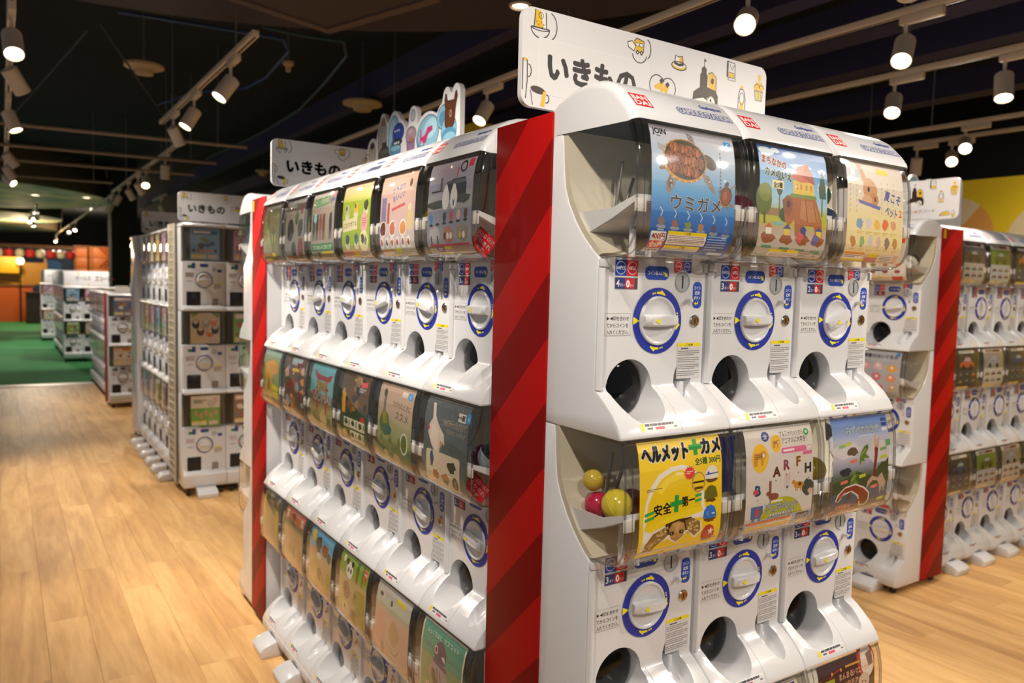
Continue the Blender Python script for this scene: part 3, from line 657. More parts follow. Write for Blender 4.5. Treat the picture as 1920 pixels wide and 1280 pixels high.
def poster_letters():
    p = P_('#d3ccc6')
    p.ell(20, 33, 12, 16, '#e6b81e').ell(44, 19, 7.5, 10, '#e6b81e').ell(29, 10, 5.6, 5.6, '#3b4a86').text('全', 29, 12.5, 6, '#dfe3f0', .01, 'c')
    for x, y, s in ((19, 34, 9), (44, 20, 5)): p.rect(x-s*.9, y-s*.8, s*1.5, s*1.6, '#c98a2e').rect(x-s*.3, y, s*.5, s*.9, '#e6b81e').ell(x+s*.55, y-s*.5, s*.5, s*.5, '#c98a2e').ell(x+s*.6, y-s*.4, s*.2, s*.25, '#e9e4da').lines(x-s*.7, y-s*.6, s*1.2, s*.7, 3, '#7d5218', 2)
    p.text('アルファベットから', 50, 12, 7.2, '#42424c', .01, fit=36).text('アニマルに大変身！', 53, 20, 7.2, '#42424c', .01, fit=38)
    p.ring(91, 10, 2, 4, '#2f9a4e').rect(51, 25, 38, 6.5, '#d56a92', r=2).lines(54, 27, 32, 3, 1, '#f0dfe6', 3, .8).ring(94, 30, 4.4, 5, '#d56a92').rect(84, 32, 14, 4, '#d56a92')
    for t, x, y, c in (('A', 44, 56, '#8a5644'), ('R', 59, 50, '#cc6a80'), ('F', 77, 48, '#cf9340'), ('H', 92, 57, '#5a605c'), ('B', 17, 74, '#5f7aa6')): p.text(t, x, y, 15.5, c, .05, 'c')
    p.ell(14, 70, 4, 3, '#c34a5c')
    animal(p, 40, 78, 8, '#8a4e3c', -1); p.rect(33, 60, 3.5, 18, '#8a4e3c'); p.ell(60, 66, 4.5, 9, '#c9bfc0').ell(58, 58, 1.8, 5, '#d8b0b8').ell(63, 58, 1.8, 5, '#d8b0b8').ell(60, 70, 1.2, 1.6, '#333')
    animal(p, 78, 70, 8, '#c98a2e', -1, '#5a3a18'); p.blob(92, 74, 8.5, 9, '#454a40', 6, .35).ell(96, 79, 4, 3, '#c9a898')
    p.rect(8, 86, 17, 14, '#4e6b9c').rect(10, 98, 4, 6, '#4e6b9c').rect(19, 98, 4, 6, '#4e6b9c').ell(17, 93, 3, 5, '#c34a5c')
    p.poly([(22, 102)]+[(53+32*math.cos(math.radians(a)), 106-26*math.sin(math.radians(a))) for a in range(172, 4, -12)]+[(86, 102)], '#b2b22a')
    p.text('アニマベット', 53, 95, 11, '#efeadf', .04, 'c', fit=47, outline='#4a83b4', ow=.06).text('ANIMABET', 53, 103, 8, '#efeadf', .03, 'c', fit=38, outline='#4a83b4', ow=.06).lines(36, 82.5, 34, 2.4, 1, '#efeadf', 3, .9)
    for x, y in ((43, 60), (59, 55), (77, 55), (93, 63), (17, 79)): p.poly([(x-1, y), (x+1, y), (x, y+2)], '#333')
    p.rect(0, 103, 100, 19, '#86a8cc').rect(3, 104, 68, 18, '#e2d6cc').rect(3, 104, 66, 3, '#cf6a3a').rect(3, 110.5, 66, 3, '#e6cc1e').lines(4, 107.6, 60, 2.6, 2, '#a06a5a', 4).lines(4, 114, 64, 7, 4, '#7a6d66', 7)
    p.rect(77, 103, 20, 9, '#3d4058').text('¥300円', 87, 110, 6.4, '#e2dfe6', .03, 'c', fit=17).text('全5種', 87, 117.5, 5, '#e6cc3a', .02, 'c', fit=10).rect(74, 119, 22, 3, '#dfd4cc')
    return poster_mesh(p, 'poster_alphabet_animals')
def poster_waterside():
    p = P_(grad([(0, '#4a6bb0'), (18, '#7f97c4'), (34, '#c3c0c8'), (50, '#b6b3be'), (66, '#8288a0'), (70, '#5d6a5a'), (80, '#4f5a3a'), (88, '#4d5a4a'), (89, '#56616f'), (122, '#4b566b')]))
    p.poly([(0, 78), (20, 74), (45, 68), (55, 72), (70, 76), (90, 58), (100, 54), (100, 86), (0, 92)], '#454f2c')
    p.blob(22, 40, 22, 10, '#cfc9cc', 2, .3).blob(80, 45, 20, 16, '#c6c1c6', 5, .3)
    p.text('みずべのなかま', 24, 21, 11.5, '#f2f1ee', .03, fit=58, outline='#5e90c4', ow=.07).lines(46, 24, 30, 2, 1, '#c9d6e6', 2)
    for i in range(3): p.rect(88, 5+i*6, 10, 4.4, '#2f3f86' if i < 2 else '#cfcad0')
    p.rect(94, 33, 9, 8, '#5fa06a')
    p.blob(34, 42, 10, 5.5, '#5d4a2c', 1).blob(22, 66, 9.5, 5.5, '#343238', 2)
    for x, y, s in ((54, 48, 1.), (37, 78, .95)):
        p.poly([(x-8*s, y+9*s), (x-6*s, y-2*s), (x, y-10*s), (x+7*s, y-13*s), (x+8*s, y-7*s), (x+3*s, y-1*s), (x+10*s, y+4*s), (x+7*s, y+5*s), (x, y+4*s), (x+2*s, y+9*s), (x-4*s, y+7*s), (x-6*s, y+12*s)], '#5b7a2e'); p.ell(x+5*s, y-9*s, 1.2, 1.2, '#1d2410').line([(x-5*s, y), (x+3*s, y-7*s)], 1.2, '#9ab06a')
    p.poly([(72, 24), (75, 24), (77, 42), (80, 28), (83, 28), (80, 46), (78, 60), (76, 70), (80, 84), (74, 84), (72, 70), (74, 50)], '#7a2f2a').poly([(72, 24), (75, 24), (76, 40), (73, 42)], '#c9a78a').poly([(80, 28), (83, 28), (81, 42), (78, 42)], '#c9a78a')
    p.poly([(60, 92), (62, 82), (70, 76), (80, 80), (88, 74), (96, 88), (92, 100), (90, 90), (86, 102), (84, 90), (80, 84), (72, 82), (66, 86)], '#b59a86')
    p.poly([(6, 100), (10, 92), (22, 84), (40, 82), (56, 88), (66, 96), (68, 106), (64, 114), (54, 114), (48, 106), (44, 98), (34, 92), (20, 94), (12, 102)], '#d8cfc4').poly([(8, 100), (12, 93), (22, 86), (40, 84), (55, 90), (64, 97), (66, 106), (62, 112), (55, 112), (50, 105), (46, 97), (34, 90), (20, 92), (11, 101)], '#8a3a24')
    p.poly([(30, 92), (34, 91), (30, 99), (26, 98)], '#7a3220').poly([(46, 102), (50, 104), (48, 114), (44, 114)], '#7a3220').ell(60, 105, 5, 5, '#742c1c').ell(15, 95, 4, 2, '#b5602e')
    for x, y, c in ((10, 32, '#8ab07a'), (20, 30, '#b8c23a'), (30, 52, '#d9745a'), (14, 76, '#d9745a'), (46, 72, '#b8c23a'), (84, 42, '#7aa06a'), (84, 52, '#b8c23a'), (68, 88, '#d9745a'), (16, 106, '#d9745a'), (84, 106, '#b8c23a')): p.rect(x, y, 12, 4, c, -6)
    p.text('えもの待ち!', 10, 112, 6.5, '#f0dcd0', .03, fit=26, outline='#c9503a', ow=.08).text('ポーズ飾れます!', 4, 118.5, 6, '#f0dcd0', .03, fit=44, outline='#c9503a', ow=.08)
    p.rect(0, 118.6, 58, 3.2, '#d98a3a').rect(58, 117, 22, 5, '#7f93ad').rect(80, 116, 18, 5, '#c3bcc0')
    return poster_mesh(p, 'poster_waterside_animals')
def poster_latte():
    p = P_('#4a2a2a')
    p.ell(86, 12, 16, 24, '#b5453a').ell(88, 14, 12, 20, '#e2d8c8').poly([(86, 6), (98, 2), (98, 20), (90, 22)], '#8a6a5c')
    p.line([(2, 24), (16, 22), (26, 14), (40, 12)], 1.4, '#b5402f')
    for x, y in ((4, 20), (24, 14), (40, 13)): p.ell(x, y, 1.4, 2.2, '#e0a84a')
    p.lines(48, 10, 30, 3, 1, '#d9a83e', 2, .9)
    p.text('まんまる', 36, 25, 9, '#e0a58e', .02, fit=24).text('シマエナガの', 60, 25, 9, '#e0a58e', .02, fit=30).text('ラテアート', 50, 36, 9, '#e0a58e', .02, fit=32)
    p.rect(8, 20, 20, 44, '#a3a326').text('NIC', 18, 33, 12, '#eee8d2', .03, 'c', fit=16).lines(11, 39, 14, 10, 3, '#eee8d2', 3, .7)
    p.ell(50, 60, 14, 16, '#b59a8a').ell(80, 58, 15, 20, '#4b4b50').ell(80, 62, 12, 8, '#5a3a2a').ell(80, 38, 10, 11, '#cdbba8').ell(77, 38, 1.2, 1.4, '#3a2a20').ell(83, 39, 1.2, 1.4, '#3a2a20')
    for x, y in ((38, 46), (94, 50), (34, 70), (62, 80)): p.ell(x, y, 2, 3, '#d9825a')
    p.ell(30, 96, 30, 14, '#c9a86a').rect(0, 108, 100, 14, '#cbb9a8'); caution(p, 6, 110, 50, 10)
    return poster_mesh(p, 'poster_latte_birds')
def poster_bread():
    p = P_('#d8cdc2'); p.rect(76, 4, 20, 24, '#28397a')
    for i, t in enumerate(('TAKARA', 'TOMY', 'A.R.T.S')): p.text(t, 86, 11.5+i*7, 6.6, '#e8e6ea', .03, 'c', fit=17)
    p.ell(52, 24, 16, 14, '#c98a4a').ell(52, 22, 10, 8, '#dba868').ell(18, 20, 12, 10, '#c0584a').rect(4, 40, 60, 10, '#b5453a', r=2).text('どうぶつパン', 34, 48, 7.5, '#f2eadf', .03, 'c', fit=54)
    for i in range(6): animal(p, 16+(i % 3)*30, 66+(i//3)*20, 7, ('#c98a4a', '#a86a3a', '#dba868')[i % 3])
    caution(p, 4, 104, 60, 14)
    return poster_mesh(p, 'poster_bread_animals')
def poster_cats():
    p = P_('#dfc9b4'); p.text('ねこのおさんぽ', 50, 18, 12, '#8a3a4a', .03, 'c', fit=84)
    for i in range(6): animal(p, 20+(i % 3)*30, 44+(i//3)*30, 9, ('#c78a4a', '#4a4a50', '#e8e2da')[i % 3], dark='#2a2422')
    caution(p, 4, 102, 60, 16)
    return poster_mesh(p, 'poster_strolling_cats')
# the long bank
def poster_egg():
    p = P_(grad([(0, '#a39ca8'), (40, '#8f8d9b'), (60, '#7d7f92'), (90, '#8d8e9a'), (122, '#a9a8a6')]))
    p.rect(0, 42, 100, 22, '#9a989c').text('たまごのへや', 18, 18, 9, '#b98f9c', .01, fit=42).rect(86, 4, 10, 10, '#c23a4a').ring(76, 12, 5, 7.5, '#26282e').rect(54, 26, 30, 2.5, '#2c2d33').rect(62, 12, 4, 13, '#a86a72')
    p.rect(44, 32, 42, 20, '#1d2026').ell(64, 30, 22, 3, '#55575c').blob(20, 56, 20, 6, '#3d4438', 2).blob(80, 52, 16, 6, '#3a4030', 3).rect(8, 38, 26, 2, '#2c2d33').rect(28, 22, 5, 16, '#55525a').ell(16, 32, 5, 5, '#8d9ab4')
    for x in (42, 60): p.ell(x, 50, 8, 14, '#dcdad8').ell(x, 40, 4.5, 8, '#dcdad8')
    p.poly([(57, 50), (60, 54), (63, 50), (61, 60), (59, 60)], '#3a62a8')
    for i, c in enumerate(('#3a7ab8', '#8a8a98', '#2d2f36', '#b8433c', '#c9a898', '#4a2c20')): p.ell(10+i*15.5, 74-i*.6, 4, 6.5, c).ell(10+i*15.5, 82-i*.6, 4.5, 1.8, '#1d1f26')
    p.ell(18, 94, 12, 10, '#b0aeb0').rect(9, 96, 2.5, 12, '#2a2c30').rect(24, 96, 2.5, 12, '#2a2c30').ell(50, 96, 13, 10, '#a8775c').blob(82, 94, 13, 11, '#8a8272', 3, .15)
    for x in (18, 50, 82): p.lines(x-8, 85, 16, 2.5, 1, '#c9626a', x)
    for x, c in ((42, '#2c2a2c'), (49, '#ddd8d2'), (56, '#ddd8d2'), (76, '#c9a34a'), (84, '#ddd8d2'), (90, '#7d7a5c')): p.ell(x, 97, 2.6, 4.5, c)
    p.rect(6, 107, 88, 3, '#b84a5a').rect(2, 111, 16, 10, '#3d6a4a').rect(3, 112, 14, 8, '#c6c9c0').text('200', 10, 118.5, 6, '#3d6a4a', .02, 'c').rect(20, 110.5, 16, 8, '#5d4a86').lines(22, 112, 12, 5, 2, '#cfc6de', 2, .8).rect(38, 110.5, 14, 3.4, '#e3cf24').rect(20, 119, 32, 2.8, '#e3cf24').lines(56, 112, 36, 7, 3, '#8a7a7c', 5)
    return poster_mesh(p, 'poster_egg_people')
def poster_pink():
    p = P_(grad([(0, '#c9a898'), (60, '#c4a8a2'), (86, '#bdb0b4'), (104, '#b0b4a8'), (122, '#a2ab98')]))
    p.text('どうぶつ', 36, 30, 10, '#5d5a98', .02, fit=34, rot=-12, outline='#e2d6d0', ow=.06).text('おいしい', 38, 42, 10, '#5d5a98', .02, fit=34, rot=-12, outline='#e2d6d0', ow=.06)
    p.rect(4, 34, 14, 36, '#7d7a9c').rect(22, 42, 6, 30, '#a05040').rect(34, 48, 38, 4, '#b8545a', -10)
    for x, c in ((10, '#5d3228'), (38, '#b86a54'), (68, '#c98a4a')): p.ell(x, 80, 10, 12, '#e0d8d2').blob(x, 80, 8, 10, c, x, .15)
    p.ell(88, 70, 8, 16, '#c9b886').ell(86, 52, 5, 5, '#d6c9a8').ell(84, 18, 4, 6, '#6d3a2c').ell(96, 24, 5, 5, '#a8a39a')
    for i in range(6):
        x = 6+i*15.5; p.rect(x-4, 92, 9, 16, '#d9d2d0', r=2); p.blob(x, 100, 3, 5, ('#b8545a', '#3a3a44', '#a8622c', '#b8434a', '#8a4a5c', '#a83a2c')[i], i, .3)
    p.rect(2, 110, 34, 3, '#d98a3a').rect(2, 113, 34, 6, '#dcd4cc').rect(2, 119, 44, 2.6, '#d8cc2e').rect(44, 109, 16, 7, '#d8cc2e').rect(72, 110, 24, 10, '#c9c9bc').lines(74, 112, 20, 7, 3, '#8a867a', 2)
    return poster_mesh(p, 'poster_pink_snacks')
def poster_green():
    p = P_(grad([(0, '#d8b09c'), (18, '#d6c27a'), (30, '#9ab02a'), (100, '#8aa82c'), (110, '#c49a86'), (122, '#c9a490')]))
    for i, (x, y) in enumerate(((18, 42), (50, 40), (84, 38), (22, 90), (54, 90))): p.ell(x, y+10, 8, 7, '#c9c8a8').blob(x, y, 7, 9, ('#b8b4a0', '#d8a83a', '#3a302c', '#4a4436', '#4a6a78')[i], i, .25).ell(x-3, y-3, 3, 4, '#4d5a34')
    p.rect(4, 56, 52, 20, '#d2cba8', -4, 2).text('ことりカフェ', 30, 69, 9, '#5a4a36', .02, 'c', fit=46, rot=-4).ell(80, 66, 12, 18, '#d8a0a0').lines(72, 58, 16, 14, 4, '#a86a6c', 3)
    p.ell(80, 94, 15, 17, '#d6cfa2').blob(76, 90, 6, 9, '#4a463c', 7, .3).blob(86, 94, 5, 7, '#6a7d5c', 8, .3)
    p.rect(4, 112, 34, 3, '#d98a3a').rect(42, 110, 16, 8, '#d8c62e').rect(62, 110, 34, 11, '#d9cfc2').lines(64, 112, 30, 8, 3, '#8a7d70', 2).lines(6, 116, 30, 4, 2, '#8a6d60', 4)
    return poster_mesh(p, 'poster_green_birds')
def poster_people():
    p = P_('#9a9188'); p.rect(10, 10, 62, 16, '#4f8a4a', -4).text('おじぎ動物園', 41, 22, 11, '#dfe6d2', .03, 'c', fit=56, rot=-4).rect(80, 2, 14, 9, '#b8545a').lines(78, 14, 18, 10, 3, '#5d5486', 2, .8)
    for i, c in enumerate(('#4a4440', '#3c3834', '#8a4f42', '#5a3a2e', '#a08a72', '#2c3040')):
        x = 12+i*14.5; p.poly([(x-5, 86), (x-6, 52), (x-4, 40), (x, 36), (x+5, 40), (x+6, 56), (x+4, 86), (x+1, 86), (x, 66), (x-2, 86)], c).ell(x, 36, 3.6, 5, '#a8907c')
    p.ell(18, 46, 7, 9, '#8fc0c0').rect(2, 92, 94, 13, '#3f7d46').text('ていねいにおじぎ', 49, 102, 9, '#c9dcc0', .02, 'c', fit=80).rect(44, 107, 48, 4, '#d8c62e').rect(4, 108, 16, 10, '#7d8f76').rect(24, 107, 14, 12, '#6a5240').lines(44, 113, 48, 7, 3, '#8a7a70', 3)
    return poster_mesh(p, 'poster_bowing_animals')
def poster_leaf():
    p = P_('#8a8478'); p.rect(0, 0, 100, 24, '#4f4a44')
    for i, (x, y, a, b, c) in enumerate(((28, 62, 16, 22, '#33262c'), (60, 38, 9, 15, '#4a5a2a'), (78, 58, 12, 18, '#3a3d3a'), (80, 96, 13, 20, '#7d3f2a'), (44, 100, 12, 16, '#2f3d2a'), (84, 22, 7, 11, '#6d3030'))): p.blob(x, y, a, b, c, i, .12, 12).line([(x, y-b*.8), (x, y+b*.8)], 1, '#6a6450')
    p.text('コガネムシ', 8, 18, 9, '#c9c2b4', .02, fit=46).rect(4, 112, 52, 3.4, '#b5603a').lines(6, 116, 84, 5, 2, '#5d564c', 2)
    return poster_mesh(p, 'poster_beetles')
def poster_mantis():
    p = P_(grad([(0, '#4a463c'), (30, '#6a6a48'), (80, '#77755a'), (122, '#8a8468')]))
    rd = random.Random(3)
    for i in range(16): p.blob(rd.uniform(6, 94), rd.uniform(20, 95), 4, rd.uniform(8, 18), rd.choice(('#4f5a2c', '#7d8a3a', '#9a946a', '#5a4a30', '#8fa03c')), i, .3)
    p.line([(70, 30), (66, 70), (60, 104)], 4, '#6a3a24').rect(8, 104, 40, 4, '#b5702f').rect(54, 102, 18, 8, '#d2bd2a').rect(6, 114, 40, 4, '#d2bd2a')
    return poster_mesh(p, 'poster_mantis')
def poster_claw():
    rd = random.Random(7); p = P_(grad([(0, '#53585a'), (60, '#566060'), (122, '#4d6862')]))
    for i in range(420):
        x, y = rd.uniform(0, 98), rd.uniform(0, 119); p.it.append(([(x, y), (x+1.5, y+.2), (x+1.2, y+1.6), (x+.1, y+1.3)], [(0, 1, 2, 3)], (lambda c: (lambda a, b: c))(lin(rd.choice(('#3f4648', '#6d7777', '#7f8a88', '#42514e')))), 1, (x, x+1.5, y, y+1.6)))
    p.poly([(16, 8), (22, 8), (26, 24), (38, 38), (48, 46), (50, 60), (44, 56), (40, 62), (38, 72), (30, 74), (18, 62), (10, 48), (12, 38), (20, 28)], '#d8c9bd').poly([(20, 36), (34, 44), (36, 64), (28, 70), (16, 54)], '#e2d6cb').poly([(40, 54), (46, 58), (42, 64), (39, 62)], '#c98a5a').ell(11, 42, 2.6, 3.6, '#c23a6a')
    p.rect(76, 12, 16, 11, '#d6d3cf').text('MR', 80, 20, 6, '#c23a3a', .03, 'c').rect(84, 14, 6, 7, '#4a4a4a').rect(94, 10, 9, 12, '#2f8fd2').text('く', 98, 19, 6, '#e6f0f8', .02, 'c')
    p.text('つかめなったんけど', 42, 33, 9.5, '#20201e', .02, fit=54, outline='#d8cfb8', ow=.05).text('マスコット フィギュア', 52, 42, 6.5, '#2c2c2a', .01, fit=42, outline='#d8cfb8', ow=.05)
    p.rect(8, 70, 78, 46, '#cfc7b0', r=4)
    for i, (x, y, c, a, b) in enumerate(((22, 82, '#33506a', 4, 10), (44, 82, '#d9c0b4', 8, 8), (68, 84, '#24382e', 9, 8), (32, 101, '#a8622f', 7, 7), (54, 103, '#3f5a3a', 9, 7))): p.blob(x, y, a, b, c, i, .3).lines(x-7, y+9.4, 14, 1.4, 1, '#6a6250', i)
    p.ell(54, 100, 8, 4, '#b5763a').ell(76, 104, 7, 9, '#2a4a2e').text('?', 76, 109, 13, '#e6e0cf', .03, 'c')
    p.rect(14, 117, 46, 3.6, '#d8c423').rect(62, 117, 34, 4, '#5f7a74')
    return poster_mesh(p, 'poster_gripping_hand')
def poster_susume():
    p = P_(grad([(0, '#b59a8a'), (45, '#a8947a'), (62, '#93966c'), (84, '#7d8a5a'), (86, '#3f6040'), (122, '#4a6a48')]))
    p.rect(66, 6, 14, 8, '#cfc2bc').rect(84, 6, 10, 10, '#2f8fd2').text('く', 89, 14, 6, '#e6f0f8', .02, 'c')
    p.text('つかれたときに', 42, 30, 10, '#3a342c', .01, fit=52, rot=3).text('ススメ', 52, 48, 14, '#3a342c', .01, fit=36, rot=3)
    p.rect(16, 14, 7, 34, '#6d6450').ell(18, 14, 5, 6, '#3a4428').poly([(6, 58), (12, 44), (20, 38), (32, 46), (36, 60), (44, 66), (40, 74), (24, 78), (10, 72)], '#4d6a4a').poly([(12, 44), (24, 40), (30, 58), (18, 62)], '#8a7d2e').ell(34, 68, 8, 6, '#3a6068')
    p.ell(80, 80, 11, 16, '#b8bfb4').ell(80, 80, 8, 13, '#55622c')
    for x in (14, 40, 66): p.blob(x, 88, 5, 12, '#5f7038', x, .25)
    for x in (28, 58): p.blob(x, 106, 9, 8, '#a39a6a', x, .25)
    p.rect(76, 112, 8, 7, '#6a8a62').lines(40, 116, 30, 4, 2, '#8fa886', 3)
    return poster_mesh(p, 'poster_resting_frogs')
def poster_dino():
    p = P_(grad([(0, '#4a3a26'), (50, '#6a5234'), (62, '#24402a'), (122, '#2f5030')])); rd = random.Random(11)
    for i in range(22): p.blob(rd.uniform(4, 92), rd.uniform(4, 58), rd.uniform(5, 14), rd.uniform(4, 10), rd.choice(('#2c2a26', '#8a6a3a', '#b59a5a', '#3d3a34', '#6d4a28')), i, .35)
    p.rect(6, 34, 12, 34, '#d2992c').rect(70, 10, 22, 8, '#c9505a', -8).lines(66, 20, 22, 8, 2, '#9a9a9a', 2, .8).rect(74, 66, 14, 8, '#b5333a')
    for r, x0, n in ((78, 14, 3), (97, 38, 2)):
        p.rect(x0, r-4, n*26-2, 16, '#c6c2a4')
        for i in range(n): p.blob(x0+9+i*26, r+3, 6, 5, '#24442c', i+r, .3).rect(x0+19+i*26, r-1, 3, 9, '#3d5a40')
    p.ell(18, 100, 9, 6, '#c9a24a').rect(40, 113, 34, 4, '#d2bd2a').rect(8, 112, 24, 8, '#b5a078').lines(76, 110, 20, 10, 4, '#7d957a', 4)
    return poster_mesh(p, 'poster_dinosaur_green')
def poster_gate():
    p = P_(grad([(0, '#5a9aa8'), (50, '#6aa8a8'), (58, '#5d4a36'), (70, '#6a5a40'), (74, '#a39a6a'), (122, '#84905a')]))
    p.poly([(14, 10), (30, 18), (70, 20), (90, 14), (86, 28), (30, 28), (18, 22)], '#8a2a26').rect(30, 28, 6, 60, '#a8332c').rect(68, 28, 6, 60, '#a8332c').rect(26, 40, 54, 5, '#8a2a26')
    p.text('狛犬', 32, 46, 20, '#d2b53a', .05, fit=34, outline='#4a2018', ow=.05).text('GOMAI', 14, 66, 17, '#d9d2c4', .05, fit=76, outline='#4a4038', ow=.06)
    p.blob(30, 100, 16, 18, '#8a8058', 3, .2).blob(60, 98, 14, 18, '#bfae7a', 4, .2).blob(84, 104, 10, 16, '#4a6a3c', 5, .3).rect(12, 48, 10, 8, '#b5332c')
    return poster_mesh(p, 'poster_shrine_dogs')
def poster_red():
    p = P_('#5d4a34'); rd = random.Random(21); p.rect(30, 2, 50, 14, '#9ab0b8')
    for i in range(46): p.blob(rd.uniform(5, 95), rd.uniform(14, 115), rd.uniform(4, 12), rd.uniform(4, 11), rd.choice(('#a8382a', '#c2552f', '#7d2a22', '#d28a3a', '#8a6a4a', '#c9a08a', '#3d3228', '#7d9aa0')), i, .35)
    p.rect(40, 22, 30, 6, '#d2b52f').lines(20, 114, 60, 5, 2, '#d6c4a8', 3)
    return poster_mesh(p, 'poster_red_crowd')
def poster_fox():
    p = P_(grad([(0, '#8aa8a8'), (20, '#7d8a5a'), (90, '#6d7d34'), (91, '#c2a868'), (122, '#bfa46a')]))
    p.poly([(10, 40), (24, 26), (60, 18), (90, 30), (84, 46), (60, 50), (54, 90), (44, 90), (44, 60), (28, 58), (26, 92), (14, 92), (16, 60)], '#c2892a').ell(24, 40, 14, 12, '#cf9a3a').poly([(60, 70), (92, 74), (90, 94), (58, 90)], '#c2b82a').text('ねそべり', 62, 86, 8, '#4a4418', .02, fit=26).blob(40, 74, 5, 10, '#7d5a20', 3)
    for i in range(3): p.rect(58+i*14, 98, 6, 14, '#4a4638')
    for i in range(3): p.ell(12+i*14, 106, 4, 4, '#d29a4a')
    return poster_mesh(p, 'poster_golden_dog')
def poster_pigeon():
    p = P_('#d9d2bd'); p.rect(3, 3, 94, 40, '#5d9a82').poly([(3, 34), (97, 34), (97, 42), (3, 42)], '#6aa58c').rect(3, 43, 94, 79, '#94a070')
    p.text('ふっくらはと', 12, 15, 7.5, '#d6e6d6', .02, fit=34).text('マスコット', 52, 15, 7.5, '#d6e6d6', .02, fit=34)
    p.ell(48, 34, 14, 18, '#6a5a6a').poly([(33, 44), (62, 44), (66, 62), (64, 84), (58, 94), (40, 88), (28, 70), (26, 56)], '#b0a0a0').poly([(32, 42), (64, 46), (64, 52), (32, 48)], '#75657a').ell(38, 30, 4, 6, '#d9b8b0').ell(38, 30, 2, 3.6, '#6a2a22').poly([(50, 34), (58, 32), (60, 40), (54, 38)], '#d6cfc6')
    p.poly([(30, 56), (38, 58), (50, 84), (40, 84), (30, 70)], '#7d6248').line([(42, 54), (48, 84)], 1.4, '#5a4a48').line([(48, 54), (56, 86)], 1.4, '#5a4a48').poly([(22, 60), (28, 58), (30, 66), (24, 66)], '#b89a96')
    p.ell(22, 88, 6, 8, '#d2b59a').ell(22, 88, 2.6, 4, '#8a5a6a').rect(28, 80, 12, 7, '#d2bd2f', 15).text('鳩', 40, 102, 9, '#4a4a2e', .02, 'c').rect(10, 104, 20, 6, '#b56a8a').lines(10, 113, 70, 6, 3, '#6a7050', 3)
    return poster_mesh(p, 'poster_round_pigeon')
def poster_panda():
    p = P_(grad([(0, '#84a02c'), (36, '#77962c'), (40, '#b5a878'), (122, '#b59a70')])); p.rect(60, 2, 8, 34, '#4f6a20').rect(80, 2, 5, 34, '#55701f')
    p.ell(36, 24, 12, 14, '#dcdcd6').ell(26, 12, 4.5, 5, '#1f2220').ell(44, 12, 4.5, 5, '#1f2220').ell(32, 24, 3, 4, '#22282c').ell(41, 24, 3, 4, '#22282c').ell(14, 10, 4, 6, '#d8d8cc').poly([(84, 4), (98, 8), (90, 30)], '#c9423a').text('中国', 91, 14, 5, '#f0dcd0', .02, 'c')
    for i, (x, y) in enumerate(((30, 60), (66, 62), (28, 92), (60, 96))): p.blob(x, y, 13, 15, ('#8a7058', '#9a8a4a', '#cbb898', '#7d6448')[i], i, .2).ell(x-4, y-4, 3, 4, '#4a3a2c')
    p.rect(66, 44, 28, 60, '#a0983a'); return poster_mesh(p, 'poster_bamboo_panda')
def poster_bear():
    p = P_(grad([(0, '#5a9ac0'), (38, '#6aa8c6'), (42, '#c2a878'), (122, '#c6a874')]))
    p.ell(16, 14, 8, 12, '#d2b82a').blob(40, 24, 12, 16, '#243a30', 2, .25).ell(68, 28, 13, 11, '#7d4a26').ell(76, 22, 5, 5, '#8a5a32').blob(86, 36, 9, 9, '#4a5a34', 4, .25).ell(20, 40, 10, 8, '#cf8a6a').ell(44, 44, 10, 6, '#d9d0c0')
    for i in range(7): p.blob(14+i*12, 76+(i % 3)*9, 10, 13, ('#b59a4a', '#c9a25a', '#a8a03a', '#9a7a5a')[i % 4], i, .25)
    return poster_mesh(p, 'poster_forest_animals')
def poster_terracotta():
    p = P_(grad([(0, '#b5613f'), (24, '#b86a48'), (26, '#3f5a40'), (34, '#46624a'), (37, '#b59a70'), (122, '#bf9f72')])); p.rect(6, 6, 12, 16, '#c6b8a0').rect(80, 8, 12, 15, '#c6a890').blob(44, 16, 8, 12, '#6a4a38', 2, .25)
    for i in range(5): p.blob(18+i*17, 80, 7, 14, ('#a89a7a', '#b5754a', '#9a946a', '#c2a27a', '#b58a5a')[i], i, .25)
    return poster_mesh(p, 'poster_terracotta')
def poster_moss():
    p = P_(grad([(0, '#3a342a'), (28, '#5d5a3a'), (34, '#a89262'), (122, '#b59a68')])); rd = random.Random(8)
    for i in range(14): p.blob(rd.uniform(8, 90), rd.uniform(5, 30), 6, 6, rd.choice(('#2c2a26', '#7d6a4a', '#55602f', '#8a7d5a')), i, .3)
    p.rect(6, 14, 7, 60, '#c9b52c').rect(80, 30, 7, 60, '#c9b52c'); return poster_mesh(p, 'poster_undergrowth')
def poster_kitten():
    p = P_(grad([(0, '#b5a8a2'), (20, '#b5b8a8'), (34, '#a9b0a0'), (38, '#cfae98'), (122, '#d2b294')])); p.rect(8, 10, 16, 12, '#c9bfc0').blob(15, 17, 5, 4, '#55524c', 3, .3).rect(60, 8, 24, 7, '#d2c02f', 6).blob(46, 20, 3, 5, '#3a3a30', 5, .3)
    p.rect(2, 40, 30, 70, '#d2a090').blob(58, 62, 14, 18, '#c29a78', 6, .2).blob(56, 94, 22, 12, '#cbb09a', 7, .2).blob(24, 98, 6, 10, '#7d6a5a', 8, .3).ring(58, 78, 14, 15.5, '#9a7a62', 10, 150)
    return poster_mesh(p, 'poster_small_kittens')
